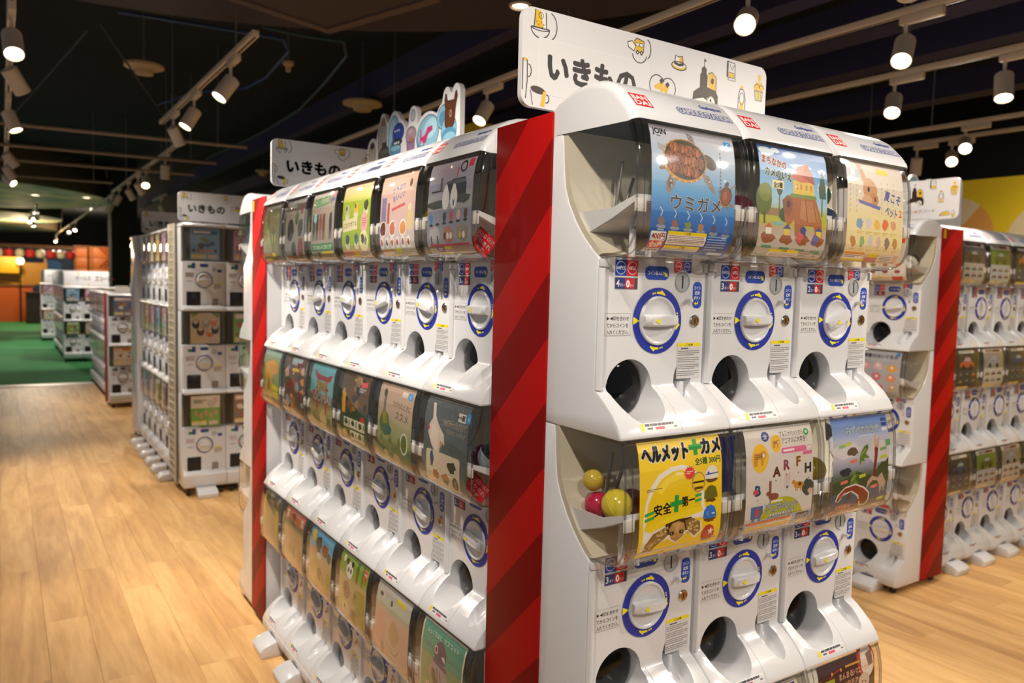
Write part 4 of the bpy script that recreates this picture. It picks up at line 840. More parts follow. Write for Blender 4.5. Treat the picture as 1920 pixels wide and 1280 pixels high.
def poster_misc(i):
    rd = random.Random(100+i)
    bg, acc = (('#9fb4c2', '#2f5a9a'), ('#3a3d44', '#b8bcc2'), ('#c9c4bd', '#8a2a2a'), ('#4a5a7a', '#d28a3a'), ('#8fa06a', '#3a4a2a'), ('#b59a8a', '#6a3a2a'), ('#d2c8be', '#c9452f'), ('#2a2c30', '#d2652f'), ('#7aa8c2', '#e0c23a'), ('#c2b0bc', '#8a4a7a'), ('#d8cfc2', '#3a3a3a'), ('#a8b8c9', '#c23a4a'))[i % 12]
    p = P_(bg); p.rect(8, 6, 84, 14, acc, r=2).lines(14, 9, 70, 8, 1, '#efeae2', i, .9)
    for k in range(4): p.blob(rd.uniform(20, 80), rd.uniform(32, 62), rd.uniform(9, 18), rd.uniform(7, 12), rd.choice((acc, '#d8d2c8', '#55504a', '#8a6a4a', '#a8433a', '#4a6a9a')), k, .3)
    for r in range(2):
        for c in range(3): p.rect(8+c*30, 70+r*18, 25, 15, '#d9d4cc').blob(20+c*30, 77+r*18, 7, 5, rd.choice((acc, '#3a3c40', '#8a3a30', '#4a5a3a', '#6a5a8a')), c+r, .3)
    caution(p, 6, 108, 56, 12, seed=i).rect(66, 108, 26, 12, acc)
    return poster_mesh(p, 'poster_misc')
def poster_plush():
    p = P_('#a8aab0'); p.text('季節のぬいぐるみ', 50, 20, 12, '#2c2c30', .03, 'c', fit=84).ell(92, 8, 5, 5, '#2f7fc2')
    for i, (x, y, c) in enumerate(((14, 44, '#d9a0a0'), (46, 42, '#d8b0b0'), (80, 46, '#d9a23c'), (12, 74, '#c23a4a'), (44, 72, '#c96a78'), (78, 72, '#d98a5a'), (16, 100, '#d9b8b0'), (50, 100, '#c2505a'), (84, 98, '#b8a07a'))): p.blob(x, y, 12, 11, c, i, .25).ell(x, y-2, 4, 4, '#e2d6d0')
    p.rect(0, 108, 60, 4, '#d8c62e').lines(4, 113, 80, 7, 3, '#7d7d82', 2)
    return poster_mesh(p, 'poster_plush_clothes')
def poster_cars(i):
    rd = random.Random(50+i); bg = ('#b9b5b2', '#a9b0b4', '#3a3c42', '#c2bcb4', '#4a4a50')[i % 5]; p = P_(bg)
    body = ('#2c2e33', '#4a5a2c', '#b5532a', '#8f9296', '#24406a')[i % 5]
    p.rect(0, 14, 100, 46, ('#55565a', '#5f7a3a', '#2a2c33', '#8a8680', '#30323a')[i % 5]).rect(14, 4, 72, 8, ('#d9d5d0' if bg[1] in '34' else '#6a2a2a')).lines(18, 5, 64, 6, 1, '#8f8a86', i, .9)
    def car(x, y, s, c): p.poly([(x-s, y+.3*s), (x-.95*s, y-.1*s), (x-.5*s, y-.2*s), (x-.25*s, y-.55*s), (x+.4*s, y-.55*s), (x+.65*s, y-.18*s), (x+.98*s, y-.05*s), (x+s, y+.3*s)], c).poly([(x-.4*s, y-.2*s), (x-.2*s, y-.47*s), (x+.35*s, y-.47*s), (x+.5*s, y-.2*s)], '#9aa4ac').ell(x-.55*s, y+.3*s, .22*s, .22*s, '#15161a').ell(x+.55*s, y+.3*s, .22*s, .22*s, '#15161a')
    car(50, 42, 34, body)
    for r in range(2):
        for c in range(3): car(19+c*31, 76+r*19, 11, rd.choice(('#2c2e33', '#7d2a26', '#55585c', '#24406a', '#8a6a3a', body)))
    caution(p, 6, 108, 56, 12, seed=i)
    return poster_mesh(p, 'poster_small_cars')
# ------------------------------------------------------------------ setting
def wood_mat():
    m = mat('oak_plank', '#cfa775', .5); nt = m.node_tree; b = nt.nodes['Principled BSDF']; N = nt.nodes.new; L = nt.links.new
    tc = N('ShaderNodeTexCoord'); oi = N('ShaderNodeObjectInfo'); mp = N('ShaderNodeMapping'); mp.inputs['Scale'].default_value = (1.0, .1, 1)
    off = N('ShaderNodeVectorMath'); off.operation = 'SCALE'; off.inputs[0].default_value = (37, 91, 53); L(oi.outputs['Random'], off.inputs['Scale'])
    ad = N('ShaderNodeVectorMath'); ad.operation = 'ADD'; geo = N('ShaderNodeNewGeometry')
    L(geo.outputs['Position'], mp.inputs['Vector']); L(mp.outputs['Vector'], ad.inputs[0]); L(off.outputs[0], ad.inputs[1])
    n1 = N('ShaderNodeTexNoise'); n1.inputs['Scale'].default_value = 9; n1.inputs['Detail'].default_value = 4; n1.inputs['Distortion'].default_value = 1.2; L(ad.outputs[0], n1.inputs['Vector'])
    n2 = N('ShaderNodeTexNoise'); n2.inputs['Scale'].default_value = 60; n2.inputs['Detail'].default_value = 3; L(ad.outputs[0], n2.inputs['Vector'])
    r = N('ShaderNodeValToRGB'); e = r.color_ramp.elements
    e[0].position = .32; e[0].color = (*lin('#c99a63'), 1); e[1].position = .60; e[1].color = (*lin('#e6b97b'), 1)
    k = e.new(.46); k.color = (*lin('#d9a96c'), 1); L(n1.outputs['Fac'], r.inputs[0])
    mx = N('ShaderNodeMix'); mx.data_type = 'RGBA'; mx.blend_type = 'MULTIPLY'; mx.inputs[0].default_value = .2; L(r.outputs[0], mx.inputs[6])
    r2 = N('ShaderNodeValToRGB'); r2.color_ramp.elements[0].position = .38; r2.color_ramp.elements[0].color = (.55, .5, .46, 1); r2.color_ramp.elements[1].position = .58; L(n2.outputs['Fac'], r2.inputs[0]); L(r2.outputs[0], mx.inputs[7])
    hs = N('ShaderNodeHueSaturation'); L(mx.outputs[2], hs.inputs['Color'])
    v = N('ShaderNodeMapRange'); v.inputs[3].default_value = .95; v.inputs[4].default_value = 1.04; L(oi.outputs['Random'], v.inputs[0]); L(v.outputs[0], hs.inputs['Value'])
    L(hs.outputs[0], b.inputs['Base Color'])
    bp = N('ShaderNodeBump'); bp.inputs['Strength'].default_value = .12; bp.inputs['Distance'].default_value = .001; L(n2.outputs['Fac'], bp.inputs['Height']); L(bp.outputs[0], b.inputs['Normal'])
    return m
M_wood = wood_mat()
floor = tag(link('floor', box(-3, 9.2, -4, 34, -.06, -.008), mat('screed', '#a8845c', .8)), kind='structure')
def planks():
    PL, PW = 1.21, .152; G = .0003
    pm = None
    bm = bmesh.new(); b_box(bm, -PW/2+G, PW/2-G, -PL/2+G, PL/2-G, -.009, 0, 0)
    top = [e for e in bm.edges if all(abs(v.co.z) < 1e-6 for v in e.verts)]
    bmesh.ops.bevel(bm, geom=top, offset=.0006, segments=1, affect='EDGES'); pm = finish(bm, 0); pm.materials.append(M_wood)
    mw = scene.camera.matrix_world.inverted(); f = 1451.2
    def px(x, y):
        q = mw @ Vector((x, y, 0))
        return None if q.z > -.3 else (960-f*q.x/q.z, 640+f*q.y/q.z)
    allp = []
    rd = random.Random(5)
    for i in range(-6, 61):
        x = i*PW+.045; o = rd.uniform(0, PL)
        for j in range(-3, 10):
            y = j*PL+o
            if y-PL/2 > 11.3: continue
            c = [px(x+a, y+b) for a in (-.07, 0, .07) for b in (-.6, -.2, .2, .6)]
            vis = [q for q in c if q and -30 < q[0] < 1950 and 500 < q[1] < 1320]
            hid = (x > 1.0 and .9 < y < 3.6 and x < 1.6) or (x > 1.05 and y > 5.7) or (1.7 < x < 9 and y > 2.9)
            a = 0
            if y+PL/2 > 11.38: allp.append((0, x, y)); continue
            if vis and not hid:
                q0, q1 = px(x-.076, y), px(x+.076, y)
                if q0 and q1: a = abs(q1[0]-q0[0])*abs(q1[0]-q0[0])
            allp.append((a, x, y))
    allp.sort(reverse=True); sel = [p for p in allp[:298] if p[0] > 0]; rest = allp[len(sel):]
    for a, x, y in sel: link('plank', pm, None, floor, (x, y, 0))
    bm = bmesh.new()
    for a, x, y in rest: b_box(bm, x-PW/2+G, x+PW/2-G, y-PL/2+G, min(y+PL/2-G, 11.38), -.009, 0)
    tag(link('plank_field', finish(bm, 0), M_wood, floor), kind='stuff')
planks()
def carpet_mat():
    m = mat('green_carpet', '#2c7a42', .95); return speckle(m, 160, .25, .4)
tag(link('floor', box(-3, 9.2, 11.62, 34, -.03, 0), carpet_mat()), kind='structure')
tag(link('trim_1', box(-3, 9.2, 11.38, 11.62, -.03, .006, .002), mat('threshold_white', '#d6cdbd', .4)), kind='structure')
tag(link('trim_2', box(-.32, -.055, 5, 11.3, -.02, .004), mat('dark_floor_edge', '#3a3128', .7)), kind='structure')
M_ceil = mat('ceiling_navy', '#07080f', .95)
tag(link('ceiling', box(-3, 9.2, -4, 34, 3.5, 3.6), M_ceil), kind='structure')
tag(link('wall_right', box(9.0, 9.2, -4, 34, 0, 3.5), mat('wall_black', '#08080c', .9)), kind='structure')
tag(link('wall_back', box(-3, 9.2, 33.8, 34, 0, 3.5), mat('wall_black')), kind='structure')
# the yellow partition with its big painted discs
yw = tag(link('wall_yellow', box(8.0, 8.12, -3.6, 6.4, 0, 2.57), mat('yellow_paint', '#d9bd1c', .55)), kind='structure')
p = Print(1000, 257, .01)
p.ell(226, 56, 40, 40, '#d8c6a2', n=40).poly([(226, 56)]+[(226+40*math.cos(math.radians(a)), 56+40*math.sin(math.radians(a))) for a in range(-50, 75, 8)], '#d69a4c')
p.ell(320, 66, 44, 44, '#dac79e', n=40).ell(520, 40, 60, 60, '#d69a4c', n=40).ell(640, 130, 50, 50, '#d8c6a2', n=40)
link('painted_discs', p.mesh(lambda u, v, o: (8.0-.001-o*3, 6.4-u, 2.57-v), m=M_vinyl), None, yw)
tag(link('pillar', box(3.505, 4.1, 6.0, 6.6, 0, 2.85), mat('yellow_paint')), kind='structure')
tag(link('pillar', box(1.69, 2.13, 16, 16.5, 0, 3.5), mat('pillar_black', '#14120f', .7)), kind='structure')
# soffit disc with a hatch and a downlight
M_soff = mat('soffit_plum', '#2c2430', .7)
sof = tag(link('ceiling_soffit', lathe([(0, 2.9), (3.08, 2.9), (3.1, 2.92), (3.1, 3.3)], 64, c=(.15, 1.85, 0)), M_soff), kind='structure')
hatch = thing('ceiling_hatch', 'pale square access hatch in the dark round soffit overhead', 'hatch', (1.36, 3.99, 2.9))
bm = bmesh.new()
for x0, x1, y0, y1 in ((-.46, .46, -.46, -.40), (-.46, .46, .40, .46), (-.46, -.40, -.40, .40), (.40, .46, -.40, .40)): b_box(bm, x0, x1, y0, y1, -.016, .0)
link('hatch_frame', finish(bm, 30), mat('hatch_trim', '#5a4c4c', .6), hatch); link('hatch_panel', box(-.39, .39, -.39, .39, -.006, .004), mat('hatch_grey', '#40363a', .7), hatch)
hatch.rotation_euler = (0, 0, math.radians(18))
# ceiling beams and hanging tracks
M_navy = mat('beam_navy', '#25244a', .8)
for x, z, wd in ((2.75, 3.02, .12), (3.75, 3.02, .16), (4.6, 3.05, .22), (5.35, 3.05, .2), (6.6, 3.05, .2)):
    b = tag(link('ceiling_beam', box(x-wd/2, x+wd/2, -3.5, 20, z, z+.2), M_navy), kind='structure')
M_lens = mat('lamp_lens', '#fff4e0', .3, emit=('#ffe9c8', 14))
M_lensoff = mat('lamp_lens_side', '#f2e2c6', .3, emit=('#ffe2b8', 3))
LM = {}
def lamp_meshes():
    LM['housing'] = lathe([(0, .02), (.04, .02), (.0435, .016), (.0435, -.12), (.0405, -.122), (.0385, -.112), (0, -.112)], 28)
    LM['lens'] = lathe([(0, -.116), (.0375, -.1145)], 28)
    LM['adapter'] = box(-.017, .017, -.095, .095, -.052, -.012, .004)
    LM['neck'] = tube([(0, 0, .105), (0, 0, .02)], .009, 10)
    LM['yoke'] = box(-.016, .016, -.012, .012, -.012, .03, .003)
    LM['housing'].materials.append(M_lampwhite); LM['adapter'].materials.append(M_track); LM['neck'].materials.append(M_lampwhite); LM['yoke'].materials.append(M_lampwhite)
    LM['lens'].materials.append(M_lens)
lamp_meshes()
def spotlight(x, y, aim, label, power=1., zt=2.66, size=1., light=True):
    """a track spot hanging under a track at height zt"""
    t = thing('track_spotlight', label, 'spotlight', (x, y, zt), 0, 'white track spotlights under the dark ceiling')
    link('adapter', LM['adapter'], None, t, (0, 0, 0)); link('neck', LM['neck'], None, t, (0, .07, -.15))
    d = Vector(aim).normalized(); q = Vector((0, 0, -1)).rotation_difference(d)
    h = link('housing', LM['housing'], None, t, (0, .07, -.135)); h.rotation_mode = 'QUATERNION'; h.rotation_quaternion = q
    link('lens', LM['lens'], None, h)['label'] = 'glowing lens'; link('yoke', LM['yoke'], None, h)
    if light and power > 0:
        ld = bpy.data.lights.new('spot', 'SPOT'); ld.energy = SPOT_POWER*power; ld.color = LAMP_COLOR; ld.spot_size = SPOT_SIZE; ld.spot_blend = .55; ld.shadow_soft_size = .036
        lo = bpy.data.objects.new('spot', ld); C.objects.link(lo); lo.parent = h; lo.location = (0, 0, -.13)
    return t
def track(x, y0, y1, z, label, rods=()):
    t = thing('lighting_track', label, 'track', (x, (y0+y1)/2, z))
    L = (y1-y0)/2
    link('rail', box(-.018, .018, -L, L, -.012, .02, .003), M_track, t); link('rail_slot', box(-.006, .006, -L+.01, L-.01, -.0135, -.0115), mat('slot_dark', '#3a352c', .6), t)
    for r in rods: link('hanger_rod', tube([(0, r-(y0+y1)/2, .02), (0, r-(y0+y1)/2, 3.5-z)], .005, 6), M_metal, t)
track(.06, -3, 12.6, 2.66, 'long white lighting track over the left aisle', (0., 3.2, 6.5, 9.5))
track(1.1, 4.1, 6.9, 2.66, 'short white lighting track hanging over the long machine bank', (4.5, 6.4))
track(1.4, 7.9, 13.0, 2.66, 'white lighting track above the second island of machines', (8.5, 11.5))
track(2.55, -3, 7.2, 2.66, 'white lighting track running behind the main sign board', (-.5, 3.4, 5.6))
track(3.35, -3, 3.05, 2.66, 'white lighting track next to the main sign, above right aisle', (-1, 2.0))
track(4.25, -3, 3.6, 2.66, 'white lighting track with two lit spots over right aisle', (-1, 2.5))
track(5.8, -3, 6.2, 2.66, 'white lighting track in front of the yellow wall', (.5, 3.2))
track(6.28, -3, 6.4, 2.66, 'farthest white lighting track before the yellow wall', (1, 4))
LAMPS = [
 (.06, 4.36, (.05, -.62, -.78), 1, 'lit spotlight at the top left corner of the photo'),
 (.06, 5.12, (.5, .35, -.8), 1, 'turned-away spotlight just below the bright top left one'),
 (.06, 6.5, (.35, -.25, -.9), 1, 'spotlight aimed down, third along the left aisle track'),
 (.06, 8.75, (.6, .25, -.75), .7, 'turned-away spotlight, fourth along the left aisle track'),
 (.06, 9.8, (.5, .3, -.8), .7, 'turned-away spotlight, fifth along the left aisle track'),
 (.06, 10.8, (.6, -.55, -.55), .7, 'lit spotlight sixth along the left aisle track, facing right'),
 (1.1, 4.55, (-.55, -.12, -.8), 1, 'lit spotlight at the near end of the short hanging track'),
 (1.1, 5.55, (-.5, -.1, -.85), 1, 'lit spotlight in the middle of the short hanging track'),
 (1.1, 6.3, (.45, .3, -.85), .8, 'turned-away spotlight at the far end of the short hanging track'),
 (1.4, 8.5, (0, .15, -1), .8, 'upright spotlight nearest on the track over the second island'),
 (1.4, 9.75, (-.15, -.75, -.65), .8, 'lit spotlight facing the camera over the second island'),
 (1.4, 10.4, (.5, .3, -.8), .6, 'turned-away spotlight right behind the lit one over second island'),
 (1.4, 11.25, (.5, .2, -.8), .6, 'turned-away spotlight, fourth over the second island'),
 (1.4, 12.2, (-.4, .2, -.85), .6, 'spotlight at the far end over the second island'),
 (2.55, 2.12, (-.72, -.52, -.5), 1, 'big bright spotlight above the right end of the main sign'),
 (2.55, 4.15, (-.55, -.2, -.78), .8, 'lit spotlight seen above the hoods, right of the bubble cutout'),
 (2.55, 5.75, (.3, .3, -.9), .6, 'turned-away spotlight left of the bubble cutout'),
 (3.35, 1.92, (-.6, -.25, -.78), 1, 'lit spotlight at upper right, second from the big bright one'),
 (4.25, 2.5, (-.6, -.3, -.75), 1, 'lit spotlight at upper right, lower than its neighbour on the left'),
 (4.25, 1.92, (-.35, -.2, -.9), 1, 'lit spotlight at the far right edge of the photo'),
 (5.8, 2.88, (-.75, -.42, -.5), .8, 'round lit spotlight upper one of the pair near the yellow wall'),
 (6.28, 3.22, (-.75, -.42, -.5), .8, 'round lit spotlight lower one of the pair near the yellow wall'),
 (6.28, 3.5, (.25, .2, -.95), .8, 'turned-away spotlight above the hood, beside the lit pair')]
for x, y, aim, pw, lab in LAMPS: spotlight(x, y, aim, lab, pw*(1.35 if x < 1.2 else 1))
# the same tracks carry on out of view, with spots added as fill light
OFF = [(.06, -.9, (.55, .6, -.75)), (.06, .5, (.6, .5, -.8)), (.06, 1.9, (.62, .25, -.8)), (.06, 3.2, (.6, .2, -.8)), (2.55, -1.2, (-.4, .7, -.7)), (2.55, .1, (-.35, .55, -.8)), (3.35, -.6, (-.6, .35, -.72)), (3.35, .6, (-.35, .1, -.93)), (4.25, -1.3, (.1, .62, -.78)), (4.25, .5, (.2, .5, -.85)), (5.8, -.6, (-.1, .3, -.95)), (5.8, 1.0, (.75, .35, -.4)), (5.8, 2.0, (.75, .5, -.35)), (2.55, 1.45, (.7, .3, -.6)), (6.28, 1.6, (.75, .3, -.3)), (6.28, -.6, (.7, .2, -.5))]
for i, (x, y, aim) in enumerate(OFF): spotlight(x, y, aim, '%s added spotlight of the %s track, above or behind the camera' % (['first', 'second', 'third', 'fourth', 'fifth'][[q for q in OFF if q[0] == x].index(OFF[i])], {.06: 'left aisle', 2.55: 'main sign', 3.35: 'first right', 4.25: 'second right', 5.8: 'yellow wall', 6.28: 'farthest right'}[x]), 1.8 if x < .1 and y > 1 else 1.)
# low cross pipes on the left and other ceiling fittings
for i, (y0, xl, lab) in enumerate(((7.3, 1.85, 'pale cross pipe nearest above the left aisle'), (8.5, 1.85, 'second pale cross pipe above the left aisle'), (9.6, 1.85, 'third pale cross pipe above the left aisle'), (11.2, 1.2, 'short pale cross pipe farthest above the left aisle'))):
    t = thing('cross_pipe', lab, 'pipe', (0, y0, 2.59)); link('pipe', tube([(-2.5, .35, 0), (xl, -.12, 0)], .016, 10), mat('pipe_beige', '#8a7a66', .5), t)
    for x in (-1.2, xl-.2): link('hanger_rod', tube([(x, .1, .01), (x, .1, .91)], .005, 6), M_metal, t)
def detector(x, y, z, label, r=.07):
    t = thing('smoke_detector', label, 'smoke detector', (x, y, z)); link('base', lathe([(0, 0), (r, 0), (r, -.02), (r*.5, -.035), (r*.45, -.07), (0, -.08)], 24), mat('detector_cream', '#b59f78', .5), t)
    link('stem', tube([(0, 0, 0), (0, 0, 3.5-z)], .006, 6), M_metal, t)
detector(.92, 6.5, 3.0, 'round cream smoke detector in the dark ceiling left of the short track', .14)
detector(2.66, 6.5, 2.98, 'wide cream ceiling dome above the bubble cutout', .17)
detector(3.1, 11.2, 2.95, 'small cream detector above the first white sign behind', .1)
detector(1.79, 5.8, 3.02, 'tiny round detector between the blue ceiling conduits', .04)
M_cab = mat('blue_conduit', '#123a6a', .6); M_cab2 = mat('teal_conduit', '#123c48', .6)
for pts, m, lab in (([(.6, 5.25, 2.98), (1.05, 5.2, 2.98), (1.37, 5.1, 2.96), (1.54, 5.1, 2.96), (1.65, 5.33, 2.96), (1.76, 6.27, 3.0), (1.74, 6.82, 3.02), (1.45, 7.4, 3.05), (1.3, 8.4, 3.1)], M_cab, 'blue conduit curving across the dark ceiling toward the left'),
                    ([(1.4, 5.05, 3.0), (1.63, 5.07, 3.0), (1.92, 5.02, 3.0), (2.055, 5.32, 3.0), (2.2, 6.2, 3.0), (2.37, 7.34, 3.02), (2.45, 9.0, 3.05), (2.3, 11, 3.0)], M_cab2, 'teal conduit bending down behind the round soffit')):
    tag(link('ceiling_conduit', tube(pts, .011, 8), m), lab, 'conduit')
for a, b, lab in (((.5, 5.9, 3.02), (.06, 8.0, 2.7), 'thin black stay wire sloping toward the left track'), ((.55, 5.7, 3.02), (1.1, 6.8, 2.7), 'thin black stay wire sloping toward the short track'), ((3.9, 1.3, 3.4), (4.25, 1.9, 2.72), 'steel stay rod with joint above the right tracks')):
    tag(link('stay_rod', tube([a, b], .007, 6), M_metal if 'steel' in lab else mat('stay_black', '#26262a', .6)), lab, 'stay rod')
def downlight(x, y, z, label, r=.055, e=None, power=0):
    t = thing('downlight', label, 'downlight', (x, y, z)); link('ring', lathe([(r*.78, -.002), (r, -.012), (r*1.15, -.008), (r*1.18, 0)], 28), M_lampwhite, t)
    link('lens', lathe([(0, -.003), (r*.8, -.002)], 24), M_lens, t)
    if power:
        ld = bpy.data.lights.new('down', 'SPOT'); ld.energy = power; ld.color = LAMP_COLOR; ld.spot_size = math.radians(110); ld.spot_blend = .6; ld.shadow_soft_size = .05
        lo = bpy.data.objects.new('down', ld); C.objects.link(lo); lo.parent = t; lo.location = (0, 0, -.02)
downlight(2.32, 3.52, 2.9, 'round recessed downlight in the soffit above the main sign', .05, power=30)

# ------------------------------------------------------------------ machines of the island in front
XS = .8665; YB = 1.0477
Bx = lambda k: XS+HALF+k*.2717
GB, GA = 'rounded capsule machines facing the right aisle', 'rounded capsule machines facing the left aisle'
pB = [[(poster_turtle(), 'blue sea turtle poster'), (poster_helmet(), 'yellow helmet and turtle poster'), (poster_cats(), 'cream cat poster')],
      [(poster_cafe(), 'blue poster of tortoise with house on its back'), (poster_letters(), 'white poster of alphabet animals'), (poster_bread(), 'cream poster with navy maker block')],
      [(poster_rabbit(), 'pale yellow rabbit poster'), (poster_waterside(), 'blue grey poster of waterside animals'), (poster_latte(), 'brown bird latte poster')]]
labB = ['white capsule machine with blue sea turtle poster beside the wide red striped panel', 'white capsule machine with tortoise house poster, middle of the right-hand three', 'white capsule machine with pale rabbit poster at the outer corner of the right-hand three']
kn = [(0, 4, 3), (0, 3, 0), (-22, -4, 0)]
for k in range(3): machine(labB[k], (Bx(k), YB, 0), 0, pB[k], GB, kn[k], True, True, ('433', '332', '232')[k], (0, 1) if k == 0 else ())
pA = [[(poster_egg(), 'grey poster of egg figures'), (poster_claw(), 'grey speckled poster with a pale hand'), (poster_pigeon(), 'green poster of a pigeon')],
      [(poster_pink(), 'pink snack animal poster'), (poster_susume(), 'beige and green frog poster'), (poster_kitten(), 'pale kitten poster')],
      [(poster_green(), 'lime green bird poster'), (poster_dino(), 'dark green and brown creature poster'), (poster_panda(), 'green panda poster')],
      [(poster_people(), 'grey poster of bowing animals'), (poster_gate(), 'blue poster with red shrine gate'), (poster_bear(), 'blue poster of forest animals')],
      [(poster_leaf(), 'grey beetle poster'), (poster_red(), 'red crowded poster'), (poster_terracotta(), 'terracotta poster')],
      [(poster_mantis(), 'olive insect poster'), (poster_fox(), 'golden dog poster'), (poster_moss(), 'brown undergrowth poster')]]
labA = ['white capsule machine with grey egg figure poster, beside the wide red striped panel', 'white capsule machine with pink snack poster, second from the wide red panel', 'white capsule machine with lime green poster, third from the wide red panel', 'white capsule machine with red shrine gate poster, fourth from the wide red panel', 'white capsule machine with grey beetle poster, fifth from the wide red panel', 'white capsule machine with olive insect poster at far end of the long bank']
kA = [(0, 8, -30), (12, 18, 20), (-14, 6, 0), (8, 16, 15), (-10, 20, 25), (10, -6, 30)]
YA = 1.5357
for k in range(6): machine(labA[k], (.9189, YA+k*.2717, 0), -PI/2, pA[k], GA, kA[k], True, True, '334', (0,) if k == 2 else ())
miscp = [(poster_misc(i), None) for i in range(12)]
mp = lambda i: [miscp[i % 12], miscp[(i*5+3) % 12], miscp[(i*7+5) % 12]]
for k in range(2): machine(('white capsule machine seen side-on past the far red striped panel', 'white capsule machine hidden behind the far end of the main island')[k], (XS+HALF+k*.2717, 3.42, 0), PI, mp(k+3), 'rounded capsule machines at the far end of the main island')
# right island: one end facing the camera, the long side running away to the right
labC = ['white capsule machine facing the camera beside the red panel of the right island', 'white capsule machine mostly hidden behind the main island rabbit machine']
for k in range(2): machine(labC[k], (3.5676, 2.103+k*.2717, 0), -PI/2, [mp(k+6)[0], (poster_plush(), 'grey plush clothes poster'), mp(k+6)[2]], 'rounded capsule machines on the end of the right island', (170, 150, 175))
ordn = ['first', 'second', 'third', 'fourth', 'fifth']
YD = 2.08; carp = [(poster_cars(i), 'poster of small cars') for i in range(5)]
for k in range(5): machine('white capsule machine, %s to the right of the right-island red panel' % ordn[k], (4.082+k*.2717, YD, 0), 0, [carp[k % 5], carp[(k+2) % 5], carp[(k*2+4) % 5]], 'rounded capsule machines along the right island', (85, 90, 80))

# ------------------------------------------------------------------ striped corner panels
def stripe_mat():
    m = mat('striped_red', '#b01418', .5, spec=.15); nt = m.node_tree; b = nt.nodes['Principled BSDF']; N = nt.nodes.new; L = nt.links.new
    tc = N('ShaderNodeTexCoord'); sp = N('ShaderNodeSeparateXYZ'); L(tc.outputs['Object'], sp.inputs[0])
    s = N('ShaderNodeMath'); s.operation = 'SUBTRACT'; L(sp.outputs['Z'], s.inputs[0]); L(sp.outputs['X'], s.inputs[1])
    d = N('ShaderNodeMath'); d.operation = 'DIVIDE'; L(s.outputs[0], d.inputs[0]); d.inputs[1].default_value = .25
    f = N('ShaderNodeMath'); f.operation = 'FRACT'; L(d.outputs[0], f.inputs[0])
    g = N('ShaderNodeMath'); g.operation = 'GREATER_THAN'; L(f.outputs[0], g.inputs[0]); g.inputs[1].default_value = .5
    mx = N('ShaderNodeMix'); mx.data_type = 'RGBA'; mx.inputs[6].default_value = (*lin('#ac0f0d'), 1); mx.inputs[7].default_value = (*lin('#7c0a06'), 1)
    L(g.outputs[0], mx.inputs[0]); L(mx.outputs[2], b.inputs['Base Color']); return m
M_stripe = stripe_mat()
pan = box(0, .193, -.0055, -.0006, .035, 1.742, .0008)
def panel(label, loc, rz, sticker=True, me=None):
    t = thing('corner_panel', label, 'panel', loc, rz, 'red striped corner panels')
    link('striped_board', me or pan, M_stripe, t)
    if sticker:
        q = Print(20, 42, .001); q.rect(0, 0, 20, 42, '#d8c61c').text('▲', 10, 15, 12, '#6a5a10', 0, 'c').lines(4, 18, 12, 20, 4, '#7d6a12', 2); link('yellow_tag', q.mesh(flat(.012, -.0061, 1.735), m=M_vinyl), None, t)
panel('wide red diagonally striped panel at the near corner of the main island', (XS, 1.381, 0), -PI/2, False)
panel('narrow-looking red striped panel at the far end of the long machine bank', (XS, 3.262, 0), -PI/2)
panel('red striped panel on the corner of the right island', (3.71, 1.9677, 0), 0)

# ------------------------------------------------------------------ capsules
def capsule(loc, col, label, rot=(0, 0, 0), r=.031, tint=None, inner=None):
    t = thing('capsule', label, 'capsule', loc, 0, 'toy capsules in the globes'); t.rotation_euler = rot
    h = [(r*math.cos(a), r*math.sin(a)) for a in [PI/2*i/8 for i in range(9)]]; h[-1] = (0, r)
    mc = clear_mat('capsule_clear_'+label.split()[0], lin(tint), .05) if tint else mat('capsule_'+col, col, .2, coat=.5)
    link('upper_shell', lathe(h, 24, smooth=60), mc, t)
    link('lower_shell', lathe([(a, -b) for a, b in h], 24, smooth=60), mat('capsule_'+col, col, .2, coat=.5), t)
    link('seam', lathe([(r*1.0, -.0025), (r*1.035, 0), (r*1.0, .0025)], 24, smooth=60), mat('capsule_'+col, col, .2, coat=.5), t)
    if inner: link('toy', lathe([(0, -.012), (.014, -.01), (.016, 0), (.012, .012), (0, .014)], 12), mat('toy_'+inner, inner, .5), t)
bx, bz = Bx(0), ZD[1]
capsule((bx-.0905, YB-.02, bz+.212), '#d9c83a', 'yellow capsule in the globe with the helmet poster, frontmost of four', (.9, .5, 0), r=.0285)
capsule((bx-.0915, YB+.032, bz+.1985), '#b81c4a', 'crimson capsule left of the yellow one in the helmet poster globe', (.4, .2, 0), r=.025)
capsule((bx-.037, YB+.0, bz+.202), '#8a1238', 'dark crimson capsule behind the yellow one in the helmet poster globe', (.2, -.4, 0), r=.028)
capsule((bx-.096, YB+.042, bz+.2435), '#c9b040', 'mustard capsule at the back of the helmet poster globe', (0, .6, 0), r=.02)
ax = .9189
capsule((ax-.008, YA-.085, ZD[1]+.213), '#8fa0a8', 'grey clear capsule beside the pale hand poster', (.5, .5, 0), r=.033, tint='#c9d6dc')
capsule((ax+.0, YA-.03, ZD[1]+.204), '#4a1438', 'plum capsule behind the grey one beside the pale hand poster', (.2, 0, 0), r=.027)
capsule((ax-.02, YA+.272-.088, ZD[0]+.217), '#dcd024', 'lemon capsule between the egg figure and pink snack posters', (.3, .2, 0))
capsule((ax+.0, YA+.272-.02, ZD[0]+.209), '#c9b81c', 'second lemon capsule, deeper in the pink snack globe', (.3, .2, 0))
capsule((3.5676-.015, 2.103-.09, ZD[0]+.216), '#cfc8be', 'pale capsule in the top globe of the right island corner machine', (.3, .9, 0), r=.036, tint='#e8e0d8')
capsule((3.5676+.0, 2.103-.01, ZD[0]+.208), '#b8a898', 'beige capsule behind the pale one in that right island globe', (.3, .9, 0), r=.029)
